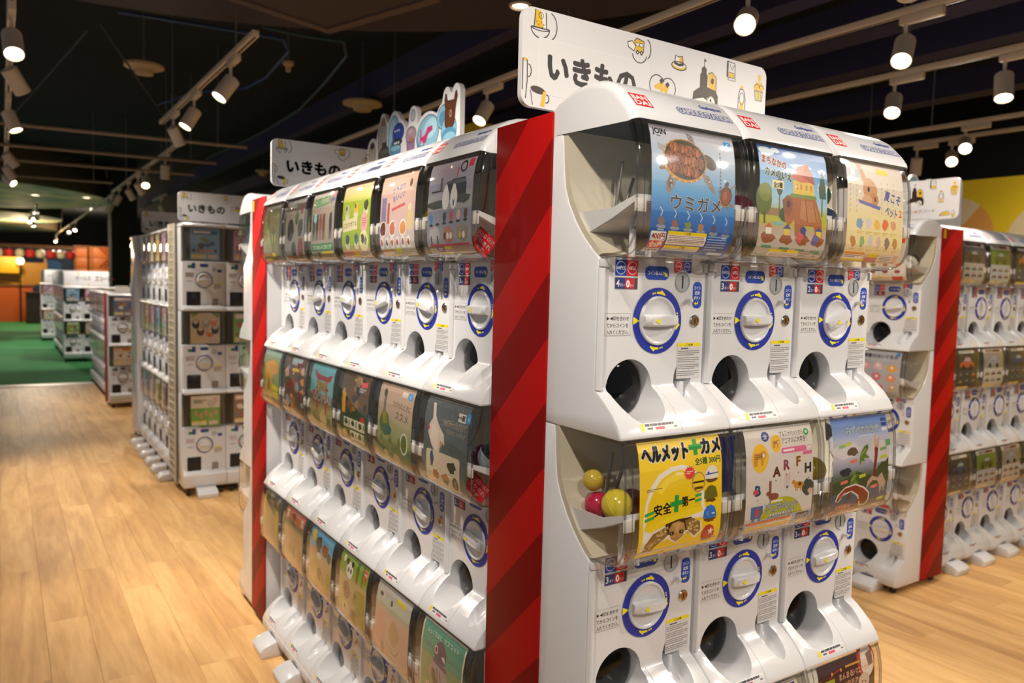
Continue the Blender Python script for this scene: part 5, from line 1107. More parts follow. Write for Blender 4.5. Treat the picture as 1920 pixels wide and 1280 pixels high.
capsule((3.5676-.01, 2.103-.09, ZD[2]+.214), '#cfc8be', 'pale capsule in the lowest globe of the right island corner machine', (.9, .2, 0), r=.036, tint='#e8e0d8')
capsule((Bx(1)-.088, YB-.03, ZD[0]+.214), '#a01838', 'crimson capsule left of the tortoise house poster', (.3, .4, 0), r=.028)
capsule((Bx(2)-.09, YB-.028, ZD[0]+.212), '#1f5fb4', 'blue capsule left of the pale rabbit poster', (.3, .4, 0), r=.027)
capsule((Bx(2)-.09, YB-.012, ZD[0]+.264), '#12806a', 'teal capsule stacked on the blue one by the rabbit poster', (.5, .4, 0), r=.025)
capsule((Bx(2)-.086, YB-.03, ZD[1]+.217), '#d2b82a', 'yellow capsule left of the waterside animals poster', (.3, .4, 0), r=.028)
sh = thing('paper_sheet', 'deep blue paper sheet rolled inside the alphabet poster globe', 'paper', (Bx(1)-.106, YB-.035, ZD[1]+.205))
link('sheet', prism_x([(0, 0), (.0012, 0), (.0012, .11), (0, .11)], -.014, .03), mat('blue_paper', '#1a2f9a', .4), sh); link('curl', tube([(-.014, 0, 0), (-.014, 0, .11)], .004, 8), mat('blue_paper'), sh)
def soldout(loc, label):
    t = thing('sold_out_card', label, 'card', loc, 0, 'red sold out cards in the globes'); t.rotation_euler = (0, math.radians(38), math.radians(-62))
    q = Print(70, 56, .0008); q.rect(0, 0, 70, 56, '#c4202e').text('SOLD OUT', 35, 17, 14, '#f0dcdc', .028, 'c', fit=62).text('うりきれ', 35, 35, 15, '#f4e6e6', .028, 'c', fit=58).text('です', 35, 51, 13, '#f4e6e6', .028, 'c', fit=30)
    link('card_sheet', box(-.028, .028, 0, .0012, -.0224, .0224), mat('card_red', '#b01c28', .5), t); link('card_print', q.mesh(flat(-.028, -.0003, .0224), m=M_print), None, t)
for z, lab in ((ZD[0], 'red sold out card in the top globe nearest the wide red panel'), (ZD[1], 'red sold out card in the globe with the pale hand poster')):
    soldout((.9189-.048, YA-.092, z+.15), lab)

# ------------------------------------------------------------------ sign boards and the bubble cutout
def icons(p, label=True, shop=True):
    Yc, K = '#e0b622', '#2a2522'
    o = lambda pts, w=1.6: p.line(pts, w*1.35, K)
    arc = lambda cx, cy, rx, ry, a0, a1, n=14: [(cx+rx*math.cos(math.radians(a0+(a1-a0)*i/n)), cy+ry*math.sin(math.radians(a0+(a1-a0)*i/n))) for i in range(n+1)]
    p.poly([(30, 3), (52, 5), (54, 36), (30, 36)], Yc).poly([(42, 4), (55, 6), (56, 38), (50, 38)], '#e6e4e2'); o([(30, 3), (27, 38)]); o([(55, 6), (57, 38)]); p.ring(43, 13, 5, 6.2, K); o([(43, 10), (43, 16)], 1.2)
    for i, (x, y) in enumerate(((33, 26), (38, 31), (44, 26), (50, 30), (47, 35))): p.ell(x, y, 1.4, 1.8, '#9a7412')
    o(arc(42, 37, 22, 19, 0, 180)); o([(20, 37), (64, 37)]); o(arc(42, 37, 22, 5, 0, 180), 1.1); o(arc(64, 30, 18, 26, -80, 70))
    if label:
        p.rect(39, 54, 292, 108, '#e4e3e4', r=3).rect(41, 56, 288, 104, '#dedee0')
        p.text('いきもの', 64, 128, 60, '#140d0a', .05, fit=228)
    p.poly([(283, 22), (291, 10), (312, 12), (312, 34), (292, 36)], Yc).poly([(268, 20), (280, 16), (290, 24), (286, 34), (270, 30)], '#ecebea'); o([(268, 20), (280, 16), (290, 24), (286, 36), (270, 30), (268, 20)]); o([(286, 16), (292, 8), (314, 12), (313, 35), (290, 37)])
    for x in (296, 307): p.ell(x, 37, 4, 4.6, K).ell(x, 37, 1.8, 2, '#d8d6d4').rect(x-5, 17, 8, 7, '#ecebea'); o([(x-5, 17), (x+3, 17), (x+3, 24), (x-5, 24), (x-5, 17)], 1)
    o(arc(302, 40, 20, 18, 5, 175)); o(arc(322, 26, 12, 20, -85, 70))
    p.ell(420, 44, 23, 9, Yc).ell(420, 41, 20, 7, '#e9e8e6').poly([(406, 40), (409, 22), (416, 25), (430, 22), (433, 40)], '#eceae8').poly([(420, 26), (430, 22), (433, 36), (421, 38)], Yc).poly([(405, 36), (420, 39), (434, 36), (434, 42), (420, 45), (405, 42)], K); o(arc(420, 44, 23, 9, 0, 360)); o([(406, 40), (409, 22), (416, 25), (430, 22), (433, 40)])
    p.poly([(346, 98), (362, 90), (372, 84), (376, 90), (368, 104), (352, 104)], Yc).poly([(366, 104), (378, 92), (388, 88), (392, 94), (386, 112), (380, 112), (378, 104), (368, 112)], Yc).poly([(362, 84), (372, 78), (378, 84), (368, 92)], K).poly([(380, 90), (388, 84), (394, 90), (386, 98)], K)
    o(arc(356, 96, 22, 22, 120, 320)); o(arc(390, 98, 22, 22, -130, 60))
    B = '#35221c'; o([(500, 14), (500, 34)], 1.4); p.poly([(500, 14), (507, 18), (500, 22)], B).poly([(492, 36), (500, 30), (508, 36), (508, 46), (512, 50), (512, 104), (466, 108), (468, 92), (480, 84), (488, 80), (488, 50), (492, 46)], B)
    p.poly([(514, 48), (526, 40), (538, 48), (540, 80), (516, 78)], Yc); o([(514, 46), (526, 40), (540, 50), (541, 82)]); p.ell(528, 60, 5, 7, B).poly([(512, 76), (540, 80), (548, 92), (548, 118), (534, 118), (524, 96), (512, 100)], B)
    p.poly([(466, 108), (500, 100), (516, 106), (516, 124), (462, 124)], '#e9e7e4'); o([(466, 108), (500, 100), (516, 106)]); p.ell(526, 108, 13, 14, '#ece9e6').ring(526, 108, 12, 13.4, B); p.ell(524, 104, 3, 4, B).ell(530, 112, 4, 4, B)
    if shop: p.text('ガシャポン', 402, 156, 20, '#4a443e', .008, fit=98).ell(512, 149, 7, 7, '#d2863a').text('デパート', 524, 156, 20, '#4a443e', .008, fit=80)
    p.poly([(574, 6), (580, 4), (580, 44), (574, 40)], K); o([(578, 6), (602, 8), (604, 48), (580, 48), (578, 6)]); p.rect(582, 30, 18, 12, Yc); o([(582, 30), (600, 31), (600, 42), (582, 42)], 1.2); o([(584, 12), (592, 24), (600, 12)], 1.2)
    p.ell(629, 58, 5, 5, Yc).poly([(622, 112), (626, 92), (634, 92), (638, 112)], Yc); o([(624, 62), (620, 70), (618, 84), (618, 112), (642, 112), (642, 84), (639, 70), (634, 62), (624, 62)]); o(arc(630, 84, 8, 14, 0, 360), 1.1)
    p.poly([(672, 48), (680, 36), (698, 36), (706, 48), (704, 56), (672, 56)], Yc).ell(690, 26, 6, 8, Yc).poly([(676, 58), (702, 58), (699, 78), (679, 78)], '#e6cf7a'); o([(674, 58), (704, 58), (700, 80), (678, 80), (674, 58)])
    o(arc(682, 50, 10, 8, 180, 360), 1.2); o(arc(698, 50, 8, 8, 180, 360), 1.2)
    for x in (684, 690, 696): o([(x, 59), (x, 78)], 1)
    p.ell(8, 102, 5, 3, Yc); o([(3, 100), (3, 160)]); o([(13, 102), (14, 140), (11, 176)]); o(arc(16, 122, 7, 12, -90, 90)); p.ell(40, 156, 18, 7, '#35221c', 8).poly([(52, 158), (60, 154), (56, 186), (46, 186)], Yc); o(arc(60, 170, 7, 8, -90, 100)); o([(22, 158), (28, 186)], 1.2)
    p.poly([(628, 166), (650, 158), (668, 158), (676, 170), (628, 172)], Yc); o([(624, 172), (640, 158), (668, 154), (678, 172), (624, 174)]); o(arc(690, 168, 8, 16, 0, 360), 1.2); p.rect(686, 164, 8, 18, Yc)
SP = {}
def sign(label, loc, rz, key, drop):
    t = thing('sign_board', label, 'sign', loc, rz, 'white category sign boards on the machine islands')
    W, H = .715, .19
    if key not in SP:
        q = Print(715, 190, .001); icons(q, key != 'shop'); SP[key] = q.mesh(flat(0, -.0062, H), m=M_vinyl)
        pts = []
        for cx, cz, a0 in ((W-.024, H-.024, 0), (.024, H-.024, 90), (.024, .024, 180), (W-.024, .024, 270)):
            for i in range(7): a = math.radians(a0+i*15); pts.append((cx+.024*math.cos(a), cz+.024*math.sin(a)))
        bm = bmesh.new(); a = [bm.verts.new((x, -.006, z)) for x, z in pts]; b = [bm.verts.new((x, .006, z)) for x, z in pts]
        bm.faces.new(a); bm.faces.new(b[::-1])
        for i in range(len(pts)): j = (i+1) % len(pts); bm.faces.new((a[i], b[i], b[j], a[j]))
        SP[key+'b'] = finish(bm, 40)
    b = link('board', SP[key+'b'], M_sign, t); link('sign_print', SP[key], None, b)['label'] = 'printed lettering and small drawings'
    for x in (.16, .55): link('post', box(x-.008, x+.008, .006, .018, -drop, .12), M_metal, t)
sign('large white sign reading いきもの above the right-hand three machines', (.846, 1.28, 1.768), 0, 'cat', .068)
sign('white sign reading いきもの behind the far red panel, second in size', (.925, 3.22, 1.803), 0, 'cat', .069)
sign('white sign reading いきもの above the square-hatch machines, third in size', (.968, 5.47, 1.79), 0, 'cat', .022)
sign('smallest white sign reading いきもの at the far end of second island', (1.02, 7.42, 1.796), 0, 'cat', .03)
sign('white sign with clock tower drawing and shop name on the right island', (3.72, 2.612, 1.783), -PI/2, 'shop', .03)
def cutout(label, loc, rz, drop):
    """a flat board cut round a row of bubbles; x runs along the board, heights in mm above its foot"""
    t = thing('cutout_sign', label, 'sign', loc, rz, 'bubble-shaped cutout signs')
    E = [(65, 190, 56, 60), (172, 230, 62, 84), (168, 292, 28, 42), (185, 190, 62, 52), (275, 215, 68, 110), (318, 235, 58, 52), (424, 205, 56, 50), (440, 280, 34, 36), (560, 195, 100, 80), (690, 225, 70, 64), (718, 190, 66, 70), (722, 250, 46, 60), (700, 300, 28, 34), (766, 298, 30, 36), (420, 120, 360, 90)]
    top = []
    for i in range(81):
        x = 6+i*9.85; zs = [cz+rz_*math.sqrt(max(0, 1-((x-cx)/rx)**2)) for cx, cz, rx, rz_ in E if abs(x-cx) < rx]
        top.append((x/1000, max(zs+[120])/1000))
    pts = top+[(top[-1][0], 0), (top[0][0], 0)]
    bm = bmesh.new(); a = [bm.verts.new((x, -.009, z)) for x, z in pts]; b = [bm.verts.new((x, .009, z)) for x, z in pts]
    bm.faces.new(a); bm.faces.new(b[::-1])
    for i in range(len(pts)): j = (i+1) % len(pts); bm.faces.new((a[i], b[i], b[j], a[j]))
    bd = link('board', finish(bm, 30), M_sign, t)
    p = Print(800, 345, .001); LB, DB, K = '#7fb0c8', '#4f88a8', '#26262c'; Z = lambda z: 345-z
    def ell(cx, cz, rx, rz_, c, rot=0): p.ell(cx, Z(cz), rx, rz_, c, rot, 26)
    ell(65, 185, 38, 46, K); ell(65, 185, 36, 44, '#b3a894'); ell(65, 220, 22, 14, '#3a221a'); p.ring(20, Z(180), 10, 13, K)
    p.poly([(122, Z(150)), (122, Z(270)), (165, Z(318)), (182, Z(318)), (205, Z(270)), (205, Z(150))], K).poly([(126, Z(150)), (126, Z(268)), (166, Z(312)), (180, Z(312)), (201, Z(268)), (201, Z(150))], '#a39a92').poly([(152, Z(284)), (167, Z(310)), (179, Z(310)), (194, Z(284))], '#9a5a44')
    for x in (142, 162, 182): p.rect(x, Z(266), 3, 110, '#6d645c')
    ell(186, 172, 56, 32, K); ell(186, 174, 52, 29, '#4a4442'); p.poly([(160, Z(180)), (164, Z(224)), (184, Z(216)), (206, Z(224)), (212, Z(180))], '#3a3432'); ell(186, 182, 44, 10, '#5d5552')
    ell(275, 222, 55, 86, K); ell(275, 222, 52, 83, LB); ell(262, 240, 30, 56, '#9cc6d8'); ell(290, 176, 48, 50, K); ell(290, 176, 45, 47, DB); ell(315, 238, 52, 36, '#1b2f78'); ell(312, 232, 50, 32, '#233f96')
    for x in (286, 304, 322): ell(x, 246, 5, 4, '#dfe6f0')
    ell(306, 202, 44, 14, '#2a2a30')
    for x in (284, 300, 318): ell(x, 200, 8, 5, '#c9cdd2')
    ell(290, 182, 44, 10, LB)
    p.poly([(384, Z(204)), (462, Z(204)), (452, Z(120)), (394, Z(120))], '#8a7490'); ell(424, 214, 46, 30, K); ell(424, 214, 43, 27, '#9a8494'); ell(420, 226, 20, 10, '#b59aa0'); ell(426, 196, 18, 9, '#a8703c')
    for x in (396, 412, 428, 444): p.rect(x, Z(196), 5, 76, '#6d5a76')
    ell(440, 282, 20, 22, K); ell(440, 282, 17, 19, '#a9b0b6')
    ell(560, 196, 90, 66, K, -12); ell(560, 196, 87, 63, LB, -12); ell(580, 214, 52, 34, '#a3cddc', -12); ell(510, 178, 36, 40, DB); ell(516, 190, 30, 28, '#8fbccc')
    p.poly([(498, Z(170)), (504, Z(222)), (512, Z(222)), (514, Z(190)), (540, Z(196)), (560, Z(220)), (596, Z(222)), (600, Z(206)), (566, Z(196)), (548, Z(168)), (528, Z(166)), (516, Z(180)), (508, Z(168))], '#b22f6a').rect(540, Z(166), 4, 24, '#e2dadf')
    ell(686, 236, 56, 44, K); ell(686, 236, 53, 41, LB); ell(676, 232, 30, 26, DB)
    ell(718, 186, 56, 52, K); ell(718, 186, 53, 49, LB)
    p.poly([(688, Z(206)), (690, Z(262)), (684, Z(290)), (690, Z(312)), (700, Z(310)), (708, Z(286)), (752, Z(284)), (760, Z(308)), (770, Z(312)), (778, Z(292)), (766, Z(260)), (758, Z(204)), (736, Z(184)), (706, Z(186))], '#2a140c')
    p.poly([(692, Z(206)), (694, Z(262)), (688, Z(290)), (692, Z(308)), (698, Z(306)), (706, Z(282)), (754, Z(280)), (763, Z(304)), (769, Z(308)), (774, Z(292)), (762, Z(260)), (754, Z(206)), (734, Z(188)), (708, Z(190))], '#5a3018').ring(730, Z(240), 5, 8, '#b59a7a', sy=1.6)
    ell(718, 168, 54, 28, DB); ell(722, 150, 50, 30, LB)
    link('cutout_print', p.mesh(flat(0, -.0094, .345), m=M_vinyl), None, bd)
    for x in (.2, .55): link('post', box(x-.008, x+.008, .009, .021, -drop, .1), M_metal, t)
cutout('bubble-shaped cutout sign with brown rabbit-eared figure above the long bank', (1.29, 3.085, 1.755), -PI/2, 1.755)
cutout('bubble-shaped cutout sign behind the shop name sign on the right island', (3.9, 2.39, 1.755), 0, .055)

# ------------------------------------------------------------------ square-hatch machines of the islands behind
QZ = (1.405, .866, .327)
def flatposter(i, spec=None):
    rd = random.Random(300+i); p = Print(100, 110, .0018)
    bg, acc = (('#7fa8c9', '#3a6a9c'), ('#d8cfb8', '#d9793a'), ('#7fae5a', '#e6e2d6'), ('#c9a0b8', '#8a4a7a'), ('#8a6a5a', '#d6b89a'), ('#cfc8c0', '#b8453c'), ('#d2b84a', '#6a5a2a'), ('#5a6a8a', '#c9b0a8'))[i % 8]
    p.rect(0, 0, 100, 110, bg)
    if spec == 'birds':
        p.rect(0, 0, 100, 110, '#d6ccb4')
        for x, y, c in ((18, 40, '#2c2c30'), (34, 66, '#5a3a30'), (52, 38, '#a8a49a'), (66, 72, '#d97a34'), (84, 60, '#2c2a2c'), (78, 32, '#d98a3a')): p.ell(x, y, 13, 17, c).ell(x, y-8, 8, 7, '#e2dcd0').ell(x-2, y-9, 1.6, 1.8, '#222')
        p.poly([(0, 0), (30, 0), (20, 10), (6, 16)], '#7fa03a').poly([(100, 0), (70, 0), (82, 12), (96, 20)], '#7fa03a')
    elif spec == 'green':
        p.rect(0, 0, 100, 44, '#d9d2c4').rect(0, 44, 100, 66, '#6fa83c').lines(10, 14, 46, 14, 2, '#7d7a70', 2, .7).ell(70, 30, 14, 14, '#bdb8b0').ell(84, 18, 8, 12, '#c9a8a0')
        for k in range(5): p.ell(18+k*17, 62+(k % 2)*10, 5, 11, '#c98a80')
    else:
        p.rect(6, 5, 88, 16, acc, r=3).lines(12, 9, 70, 8, 1, '#efe9e0', i, .9)
        for k in range(5): p.blob(rd.uniform(18, 82), rd.uniform(32, 66), rd.uniform(8, 15), rd.uniform(7, 12), rd.choice((acc, '#d8d2c8', '#55504a', '#b8743a', '#a8433a', '#4a6a9a', '#6a8a4a')), k, .3)
        for k in range(6): p.ell(12+k*15, 78, 5, 5, rd.choice(('#d9793a', '#4a7aa8', '#b8433c', '#7fa03a', '#3a3a3a')))
    p.rect(4, 90, 50, 16, '#dccfa8').rect(4, 90, 50, 4, '#d8bf2a').rect(62, 92, 30, 14, '#d6c2ba')
    return p.mesh(flat(-.09, -.026, .328), m=M_print, name='flat_poster')
def square_meshes():
    H = .1335
    def body(base):
        low = [(-.034, -.21), (-.034, -.245), (-.02, -.275), (.34, -.275)] if base else [(.34, -.201)]
        return prism_x([(0, .118), (0, -.165), (-.028, -.178), (-.036, -.19), (-.036, -.2)]+low+[(.34, .338), (.06, .338), (.06, .118)], -H, H, 35, .006)
    ME['qbody'] = body(False); ME['qbase'] = body(True)
    ME['qhood'] = prism_x([(-.03, .339), (-.03, .352), (-.012, .362), (.32, .362), (.34, .35), (.34, .339)], -H, H, 35, .005)
    for k in ('qbody', 'qbase', 'qhood'): ME[k].materials.append(M_white)
    ME['qglobe'] = capped_sweep([(-.031, .337), (-.031, .12), (0, .1185)], .131, .02, 4, [(.058, .1185), (.058, .337)]); ME['qglobe'].materials.append(M_clear)
    ME['qback'] = box(-.128, .128, .05, .058, .12, .336); ME['qback'].materials.append(mat('globe_dark', '#4a4636', .6))
    p = Print(110, 110, .001); p.ring(55, 55, 44, 54, '#4a5578').ring(55, 55, 44, 54, '#b8a83a', 40, 70).ring(55, 55, 44, 54, '#b8433c', 170, 190); ME['qring'] = p.mesh(flat(-.055, -.0012, .055), m=M_vinyl)
    bm = bmesh.new(); b_lathe(bm, [(0, .012), (.02, .012), (.036, .006), (.042, .012), (.045, .008), (.046, 0), (0, 0)], 28, 'y'); b_box(bm, -.036, .036, -.02, -.004, -.008, .008, .003); ME['qknob'] = finish(bm, 35); ME['qknob'].materials.append(M_white)
    ME['qhatch'] = box(-.108, -.022, -.004, .004, -.168, -.075, .004); ME['qhatch'].materials.append(M_dark)
    bm = bmesh.new(); b_box(bm, .046, .086, -.003, .002, -.165, -.12, .002); ME['qpocket'] = finish(bm, 30); ME['qpocket'].materials.append(mat('pocket_grey', '#8a8378', .5))
    bm = bmesh.new(); b_lathe(bm, [(0, .002), (.015, .003), (.017, 0)], 18, 'y', (.06, 0, .072)); ME['qslot'] = finish(bm, 30); ME['qslot'].materials.append(M_grey)
    p = Print(260, 250, .001); B_ = '#2f4a9c'
    p.rect(30, 20, 24, 18, '#2f7a3c').rect(54, 4, 22, 36, B_).rect(104, 8, 52, 22, B_, r=9).rect(212, 42, 28, 20, B_, r=6).rect(16, 66, 52, 30, '#c4bdc6').text('Gashapon', 42, 124, 12, '#4a66a8', .02, 'c', fit=34).rect(188, 128, 52, 7, '#e0cf2a').rect(188, 137, 52, 34, '#c9c4be').lines(190, 139, 48, 28, 6, '#8a8680', 2)
    ME['qstick'] = p.mesh(flat(-.13, -.0005, .113), m=M_vinyl)
    ME['qfoot'] = prism_x([(0, 0), (-.095, 0), (-.1, .028), (-.075, .048), (0, .056)], -.062, .062, 40, .004); ME['qfoot'].materials.append(M_white)
square_meshes()
fpost = [flatposter(i) for i in range(8)]; fbirds = flatposter(8, 'birds'); fgreen = flatposter(9, 'green')
def square_machine(label, loc, rz, posters, group, foot=True):
    t = thing('capsule_machine', label, 'capsule machine', loc, rz, group); zs = QZ[-len(posters):]
    for k, z in enumerate(zs):
        def part(n, key, parent=t, lab=None):
            o = link(n, ME[key], None, parent, (0, 0, z) if parent is t else None)
            if lab: o['label'] = lab
            return o
        part('tier_body', 'qbase' if k == len(zs)-1 else 'qbody'); g = part('globe', 'qglobe'); part('globe_lining', 'qback', lab='dark olive back of the globe')
        link('poster', posters[k], None, t, (0, 0, z)); part('dial_ring', 'qring', lab='dark blue dial ring'); part('dial_knob', 'qknob'); part('hatch', 'qhatch', lab='black square outlet hatch'); part('coin_pocket', 'qpocket', lab='grey coin return pocket'); part('coin_slot', 'qslot'); part('instruction_labels', 'qstick')
    link('hood', ME['qhood'], None, t, (0, 0, zs[0]))
    if foot: link('stabilizer_foot', ME['qfoot'], None, t, (0, -.02, 0))
    for x, y in ((-.1, .0), (.1, .0), (-.1, .3), (.1, .3)): link('castor', ME['castor'], None, t, (x, y, 0), None).scale = (1, 1, 1)
    return t
fp = lambda i, n: [fpost[(i*3+k*2) % 8] for k in range(n)]
G2, G2b = 'square-hatch machines on the end of the second island', 'square-hatch machines along the second island'
square_machine('white square-hatch machine with bird poster on the near corner of the second island', (1.092, 5.29, 0), 0, [fpost[0], fbirds, fgreen], G2)
square_machine('white square-hatch machine with pink poster, partly behind the far red panel', (1.36, 5.29, 0), 0, [fpost[3], fpost[2], fpost[4]], G2)
for k in range(2): square_machine(('square-hatch machine facing away at the far end of the second island', 'second square-hatch machine facing away at the far end of second island')[k], (1.092+k*.27, 7.645, 0), PI, [fpost[1], fpost[5], fpost[6]], 'square-hatch machines facing away from the camera')
od = ['first', 'second', 'third', 'fourth', 'fifth', 'sixth', 'seventh', 'eighth', 'ninth']
for k in range(6): square_machine('white square-hatch machine seen edge-on, %s past the wire lattice panel' % od[k], (1.0, 5.79+k*.27, 0), -PI/2, fp(k, 3), G2b)
# wire lattice panel at the corner of the second island
t = thing('lattice_panel', 'grey wire lattice panel on the corner of the second island', 'panel', (.9405, 5.65, 0), -PI/2)
for x in (.0, .2): link('upright', tube([(x, 0, .06), (x, 0, 1.77)], .006, 6), mat('lattice_grey', '#cdc6b4', .5), t)
bmw = tube([(0, 0, 0), (.2, 0, 0)], .0035, 6); bmw.materials.append(mat('lattice_grey'))
for i in range(34): link('cross_wire', bmw, None, t, (0, 0, .08+i*.05))
bmv = tube([(0, 0, .06), (0, 0, 1.77)], .003, 6); bmv.materials.append(mat('lattice_grey'))
for x in (.05, .1, .15): link('vertical_wire', bmv, None, t, (x, 0, 0))
link('backing_board', box(.002, .198, .008, .014, .06, 1.77), mat('lattice_back', '#8f8775', .6), t)
G3, G3b = 'two-tier machines on the end of the third island', 'two-tier machines along the third island'
for k in range(2): square_machine(('two-tier white machine on the end of the third island, by its red strip', 'two-tier white machine of the third island behind the second island')[k], (1.075+k*.27, 9.25, 0), 0, fp(k+5, 2), G3, False)
for k in range(8): square_machine('two-tier white machine edge-on, %s past the red strip of the third island' % od[k], (1.0, 9.76+k*.27, 0), -PI/2, fp(k+2, 2), G3b, False)
panel('slim red striped strip on the corner of the third island', (.94, 9.615, 0), -PI/2, False, box(0, .193, -.0055, -.0006, .035, 1.235, .0008))
G4, G5 = 'two-tier machines of the fourth island on the green carpet', 'two-tier machines of the fifth island on the green carpet'
for k in range(3): square_machine('two-tier white machine, %s from the corner of the fourth island on green carpet' % od[k], (.955+k*.27, 14.46, 0), 0, fp(k, 2), G4, False)
od += ['tenth', 'eleventh']
for k in range(11): square_machine('two-tier white machine edge-on, %s along the side of fourth island' % od[k], (.87, 14.98+k*.27, 0), -PI/2, fp(k+3, 2), 'two-tier machines along the fourth island', False)
for k in range(3): square_machine('farthest two-tier white machine, %s from the left on the green carpet' % od[k], (.82+k*.27, 19.3, 0), 0, fp(k+1, 2), G5, False)
for k in range(3): square_machine('farthest two-tier white machine edge-on, %s along the fifth island side' % od[k], (.73, 19.82+k*.27, 0), -PI/2, fp(k+4, 2), G5, False)
def longsign(label, loc, w, red=False, h=.25, drop=.03):
    t = thing('sign_board', label, 'sign', loc, 0, 'white category sign boards on the machine islands'); link('board', box(0, w, 0, .012, 0, h, .003), M_sign, t)
    q = Print(w*1000, h*1000, .001)
    if red: q.text('ガールズ', 170, 150, 80, '#4a4a4a', .02, fit=220).text('ゴコーナー', 450, 155, 90, '#c23a5a', .03, fit=300)
    else: q.text('レディ', 60, 150, 70, '#4a4a4a', .02, fit=150)
    for i in range(int(w*6)): q.blob(60+i*150, 36 if i % 2 else 215, 16, 14, '#cfa83a', i, .3)
    link('sign_print', q.mesh(flat(0, -.0006, h), m=M_vinyl), None, t)
    for x in (.08, w-.08): link('post', box(x-.01, x+.01, .012, .024, -drop, .12), M_metal, t)
    return t
longsign('long white sign with red lettering over the fourth island', (.84, 14.6, 1.235), .66, True, .25, .005)
longsign('short white sign over the fifth island', (.77, 19.45, 1.245), .35, False, .27, .015)
t = longsign('white sign running back along the fourth island, seen edge-on', (.832, 17.9, 1.235), 3.25, False, .25, .005); t.rotation_euler.z = -PI/2
t = longsign('white sign running back along the fifth island, seen edge-on', (.762, 21.2, 1.245), 1.7, False, .27, .015); t.rotation_euler.z = -PI/2
# boxes on top of the third island
for i, (x, w_, h_, c, lab) in enumerate(((1.03, .12, .07, '#b5b0a6', 'grey paper box on top of the third island'), (1.2, .16, .1, '#8f9a92', 'greenish carton on top of the third island'), (1.16, .08, .05, '#cfcac0', 'small white carton beside the greenish one on third island'))):
    t = thing('carton', lab, 'box', (x+.06, 9.42+.2*(i == 2), 1.228)); link('body', box(-w_/2, w_/2, -.06, .06, 0, h_, .003), mat('carton_'+c, c, .7), t); link('lid', box(-w_/2-.002, w_/2+.002, -.062, .062, h_, h_+.012, .002), mat('carton_'+c), t)

# ------------------------------------------------------------------ far end of the shop
def cloud_mat():
    m = mat('cloud_paint', '#6a8a70', .7); nt = m.node_tree; b = nt.nodes['Principled BSDF']; N = nt.nodes.new
    n = N('ShaderNodeTexNoise'); n.inputs['Scale'].default_value = 1.1; n.inputs['Detail'].default_value = 3; g = N('ShaderNodeNewGeometry'); nt.links.new(g.outputs['Position'], n.inputs['Vector'])
    r = N('ShaderNodeValToRGB'); r.color_ramp.elements[0].position = .42; r.color_ramp.elements[0].color = (*lin('#4a7d74'), 1); r.color_ramp.elements[1].position = .62; r.color_ramp.elements[1].color = (*lin('#b8b27a'), 1)
    nt.links.new(n.outputs['Fac'], r.inputs[0]); nt.links.new(r.outputs[0], b.inputs['Base Color']); return m
M_cloud = cloud_mat()
for cx, cy, r, lab in ((-1.55, 17.9, 3.42, 1), (-1.6, 24.6, 3.0, 2), (-1.2, 30.5, 2.8, 3)):
    d = tag(link('ceiling_disc', lathe([(0, 2.88), (r, 2.88)], 56, c=(cx, cy, 0)), M_cloud), kind='structure')
    link('disc_rim', lathe([(r, 2.88), (r+.01, 2.9), (r+.01, 3.14), (r-.1, 3.5)], 56, c=(cx, cy, 0)), mat('disc_rim', '#6a5a40', .7), d)
for i, (x, y, lab) in enumerate(((.54, 17.0, 'left downlight in the nearest painted ceiling disc'), (1.36, 16.75, 'right downlight in the nearest painted ceiling disc'), (.6, 23.2, 'downlight in the second painted ceiling disc'))): downlight(x, y, 2.878, lab, .1, power=90)
for x, y, lab in ((.5, 18.3, 'lower lit spotlight of the far pair at left'), (.55, 17.4, 'upper lit spotlight of the far pair at left'), (1.45, 20.6, 'lit spotlight in the far cluster by the black pillar'), (1.4, 21.7, 'second lit spotlight in the far cluster by the pillar'), (1.45, 28.4, 'farthest lit spotlight above the lantern row'), (2.1, 13.2, 'turned-away spotlight over the third island, right')):
    spotlight(x, y, (-.2, -.7, -.68) if 'lit' in lab else (.3, .3, -.9), lab, 1.4)
FAR = [(.55, 16.9, (.15, .6, -.75)), (1.45, 13.6, (-.3, .4, -.85)), (.55, 19.2, (.2, -.3, -.9)), (1.45, 22.5, (-.3, .5, -.8))]  # extra spots added to brighten the far islands and their signs
for i, (x, y, aim) in enumerate(FAR): spotlight(x, y, aim, '%s added fill spotlight over the green carpet' % ['first', 'second', 'third', 'fourth'][i], 2.2)
track(.55, 16.5, 19.6, 2.66, 'far lighting track above the fourth island', (18,)); track(1.45, 13.4, 29, 2.66, 'far lighting track leading to the lantern row', (21, 26)); track(2.1, 12.8, 14, 2.66, 'short lighting track over the third island', (13.2,))
fac = tag(link('wall_facade', box(-3, 2.05, 30.4, 30.6, 0, 2.33), mat('facade_navy', '#1c2a4a', .7)), kind='structure')
link('facade_lintel', box(-3, 2.05, 30.3, 30.4, 2.28, 2.38), mat('lintel_brown', '#7a4f28', .6), fac)
q = Print(500, 230, .01); q.poly([(300, 160), (360, 90), (420, 150), (420, 190), (300, 190)], '#3a3a5a').poly([(410, 60), (440, 160), (380, 160)], '#2a3a6a').ell(440, 60, 30, 20, '#2a5a8a').rect(330, 50, 60, 30, '#2447a0')
link('facade_mural', q.mesh(lambda u, v, o: (-3+u, 30.395-o, 2.3-v), m=M_vinyl), None, fac)
ob = tag(link('wall_orange', box(2.05, 4.2, 30.3, 30.6, 0, 2.42), mat('orange_frame', '#8a5424', .6)), kind='structure')
tile = box(-.245, .245, -.01, .01, -.17, .17, .006); tile.materials.append(mat('orange_tile', '#d9772f', .5))
for i in range(2):
    for j in range(6): link('tile', tile, None, ob, (2.36+i*.51, 30.29, 2.2-j*.36))
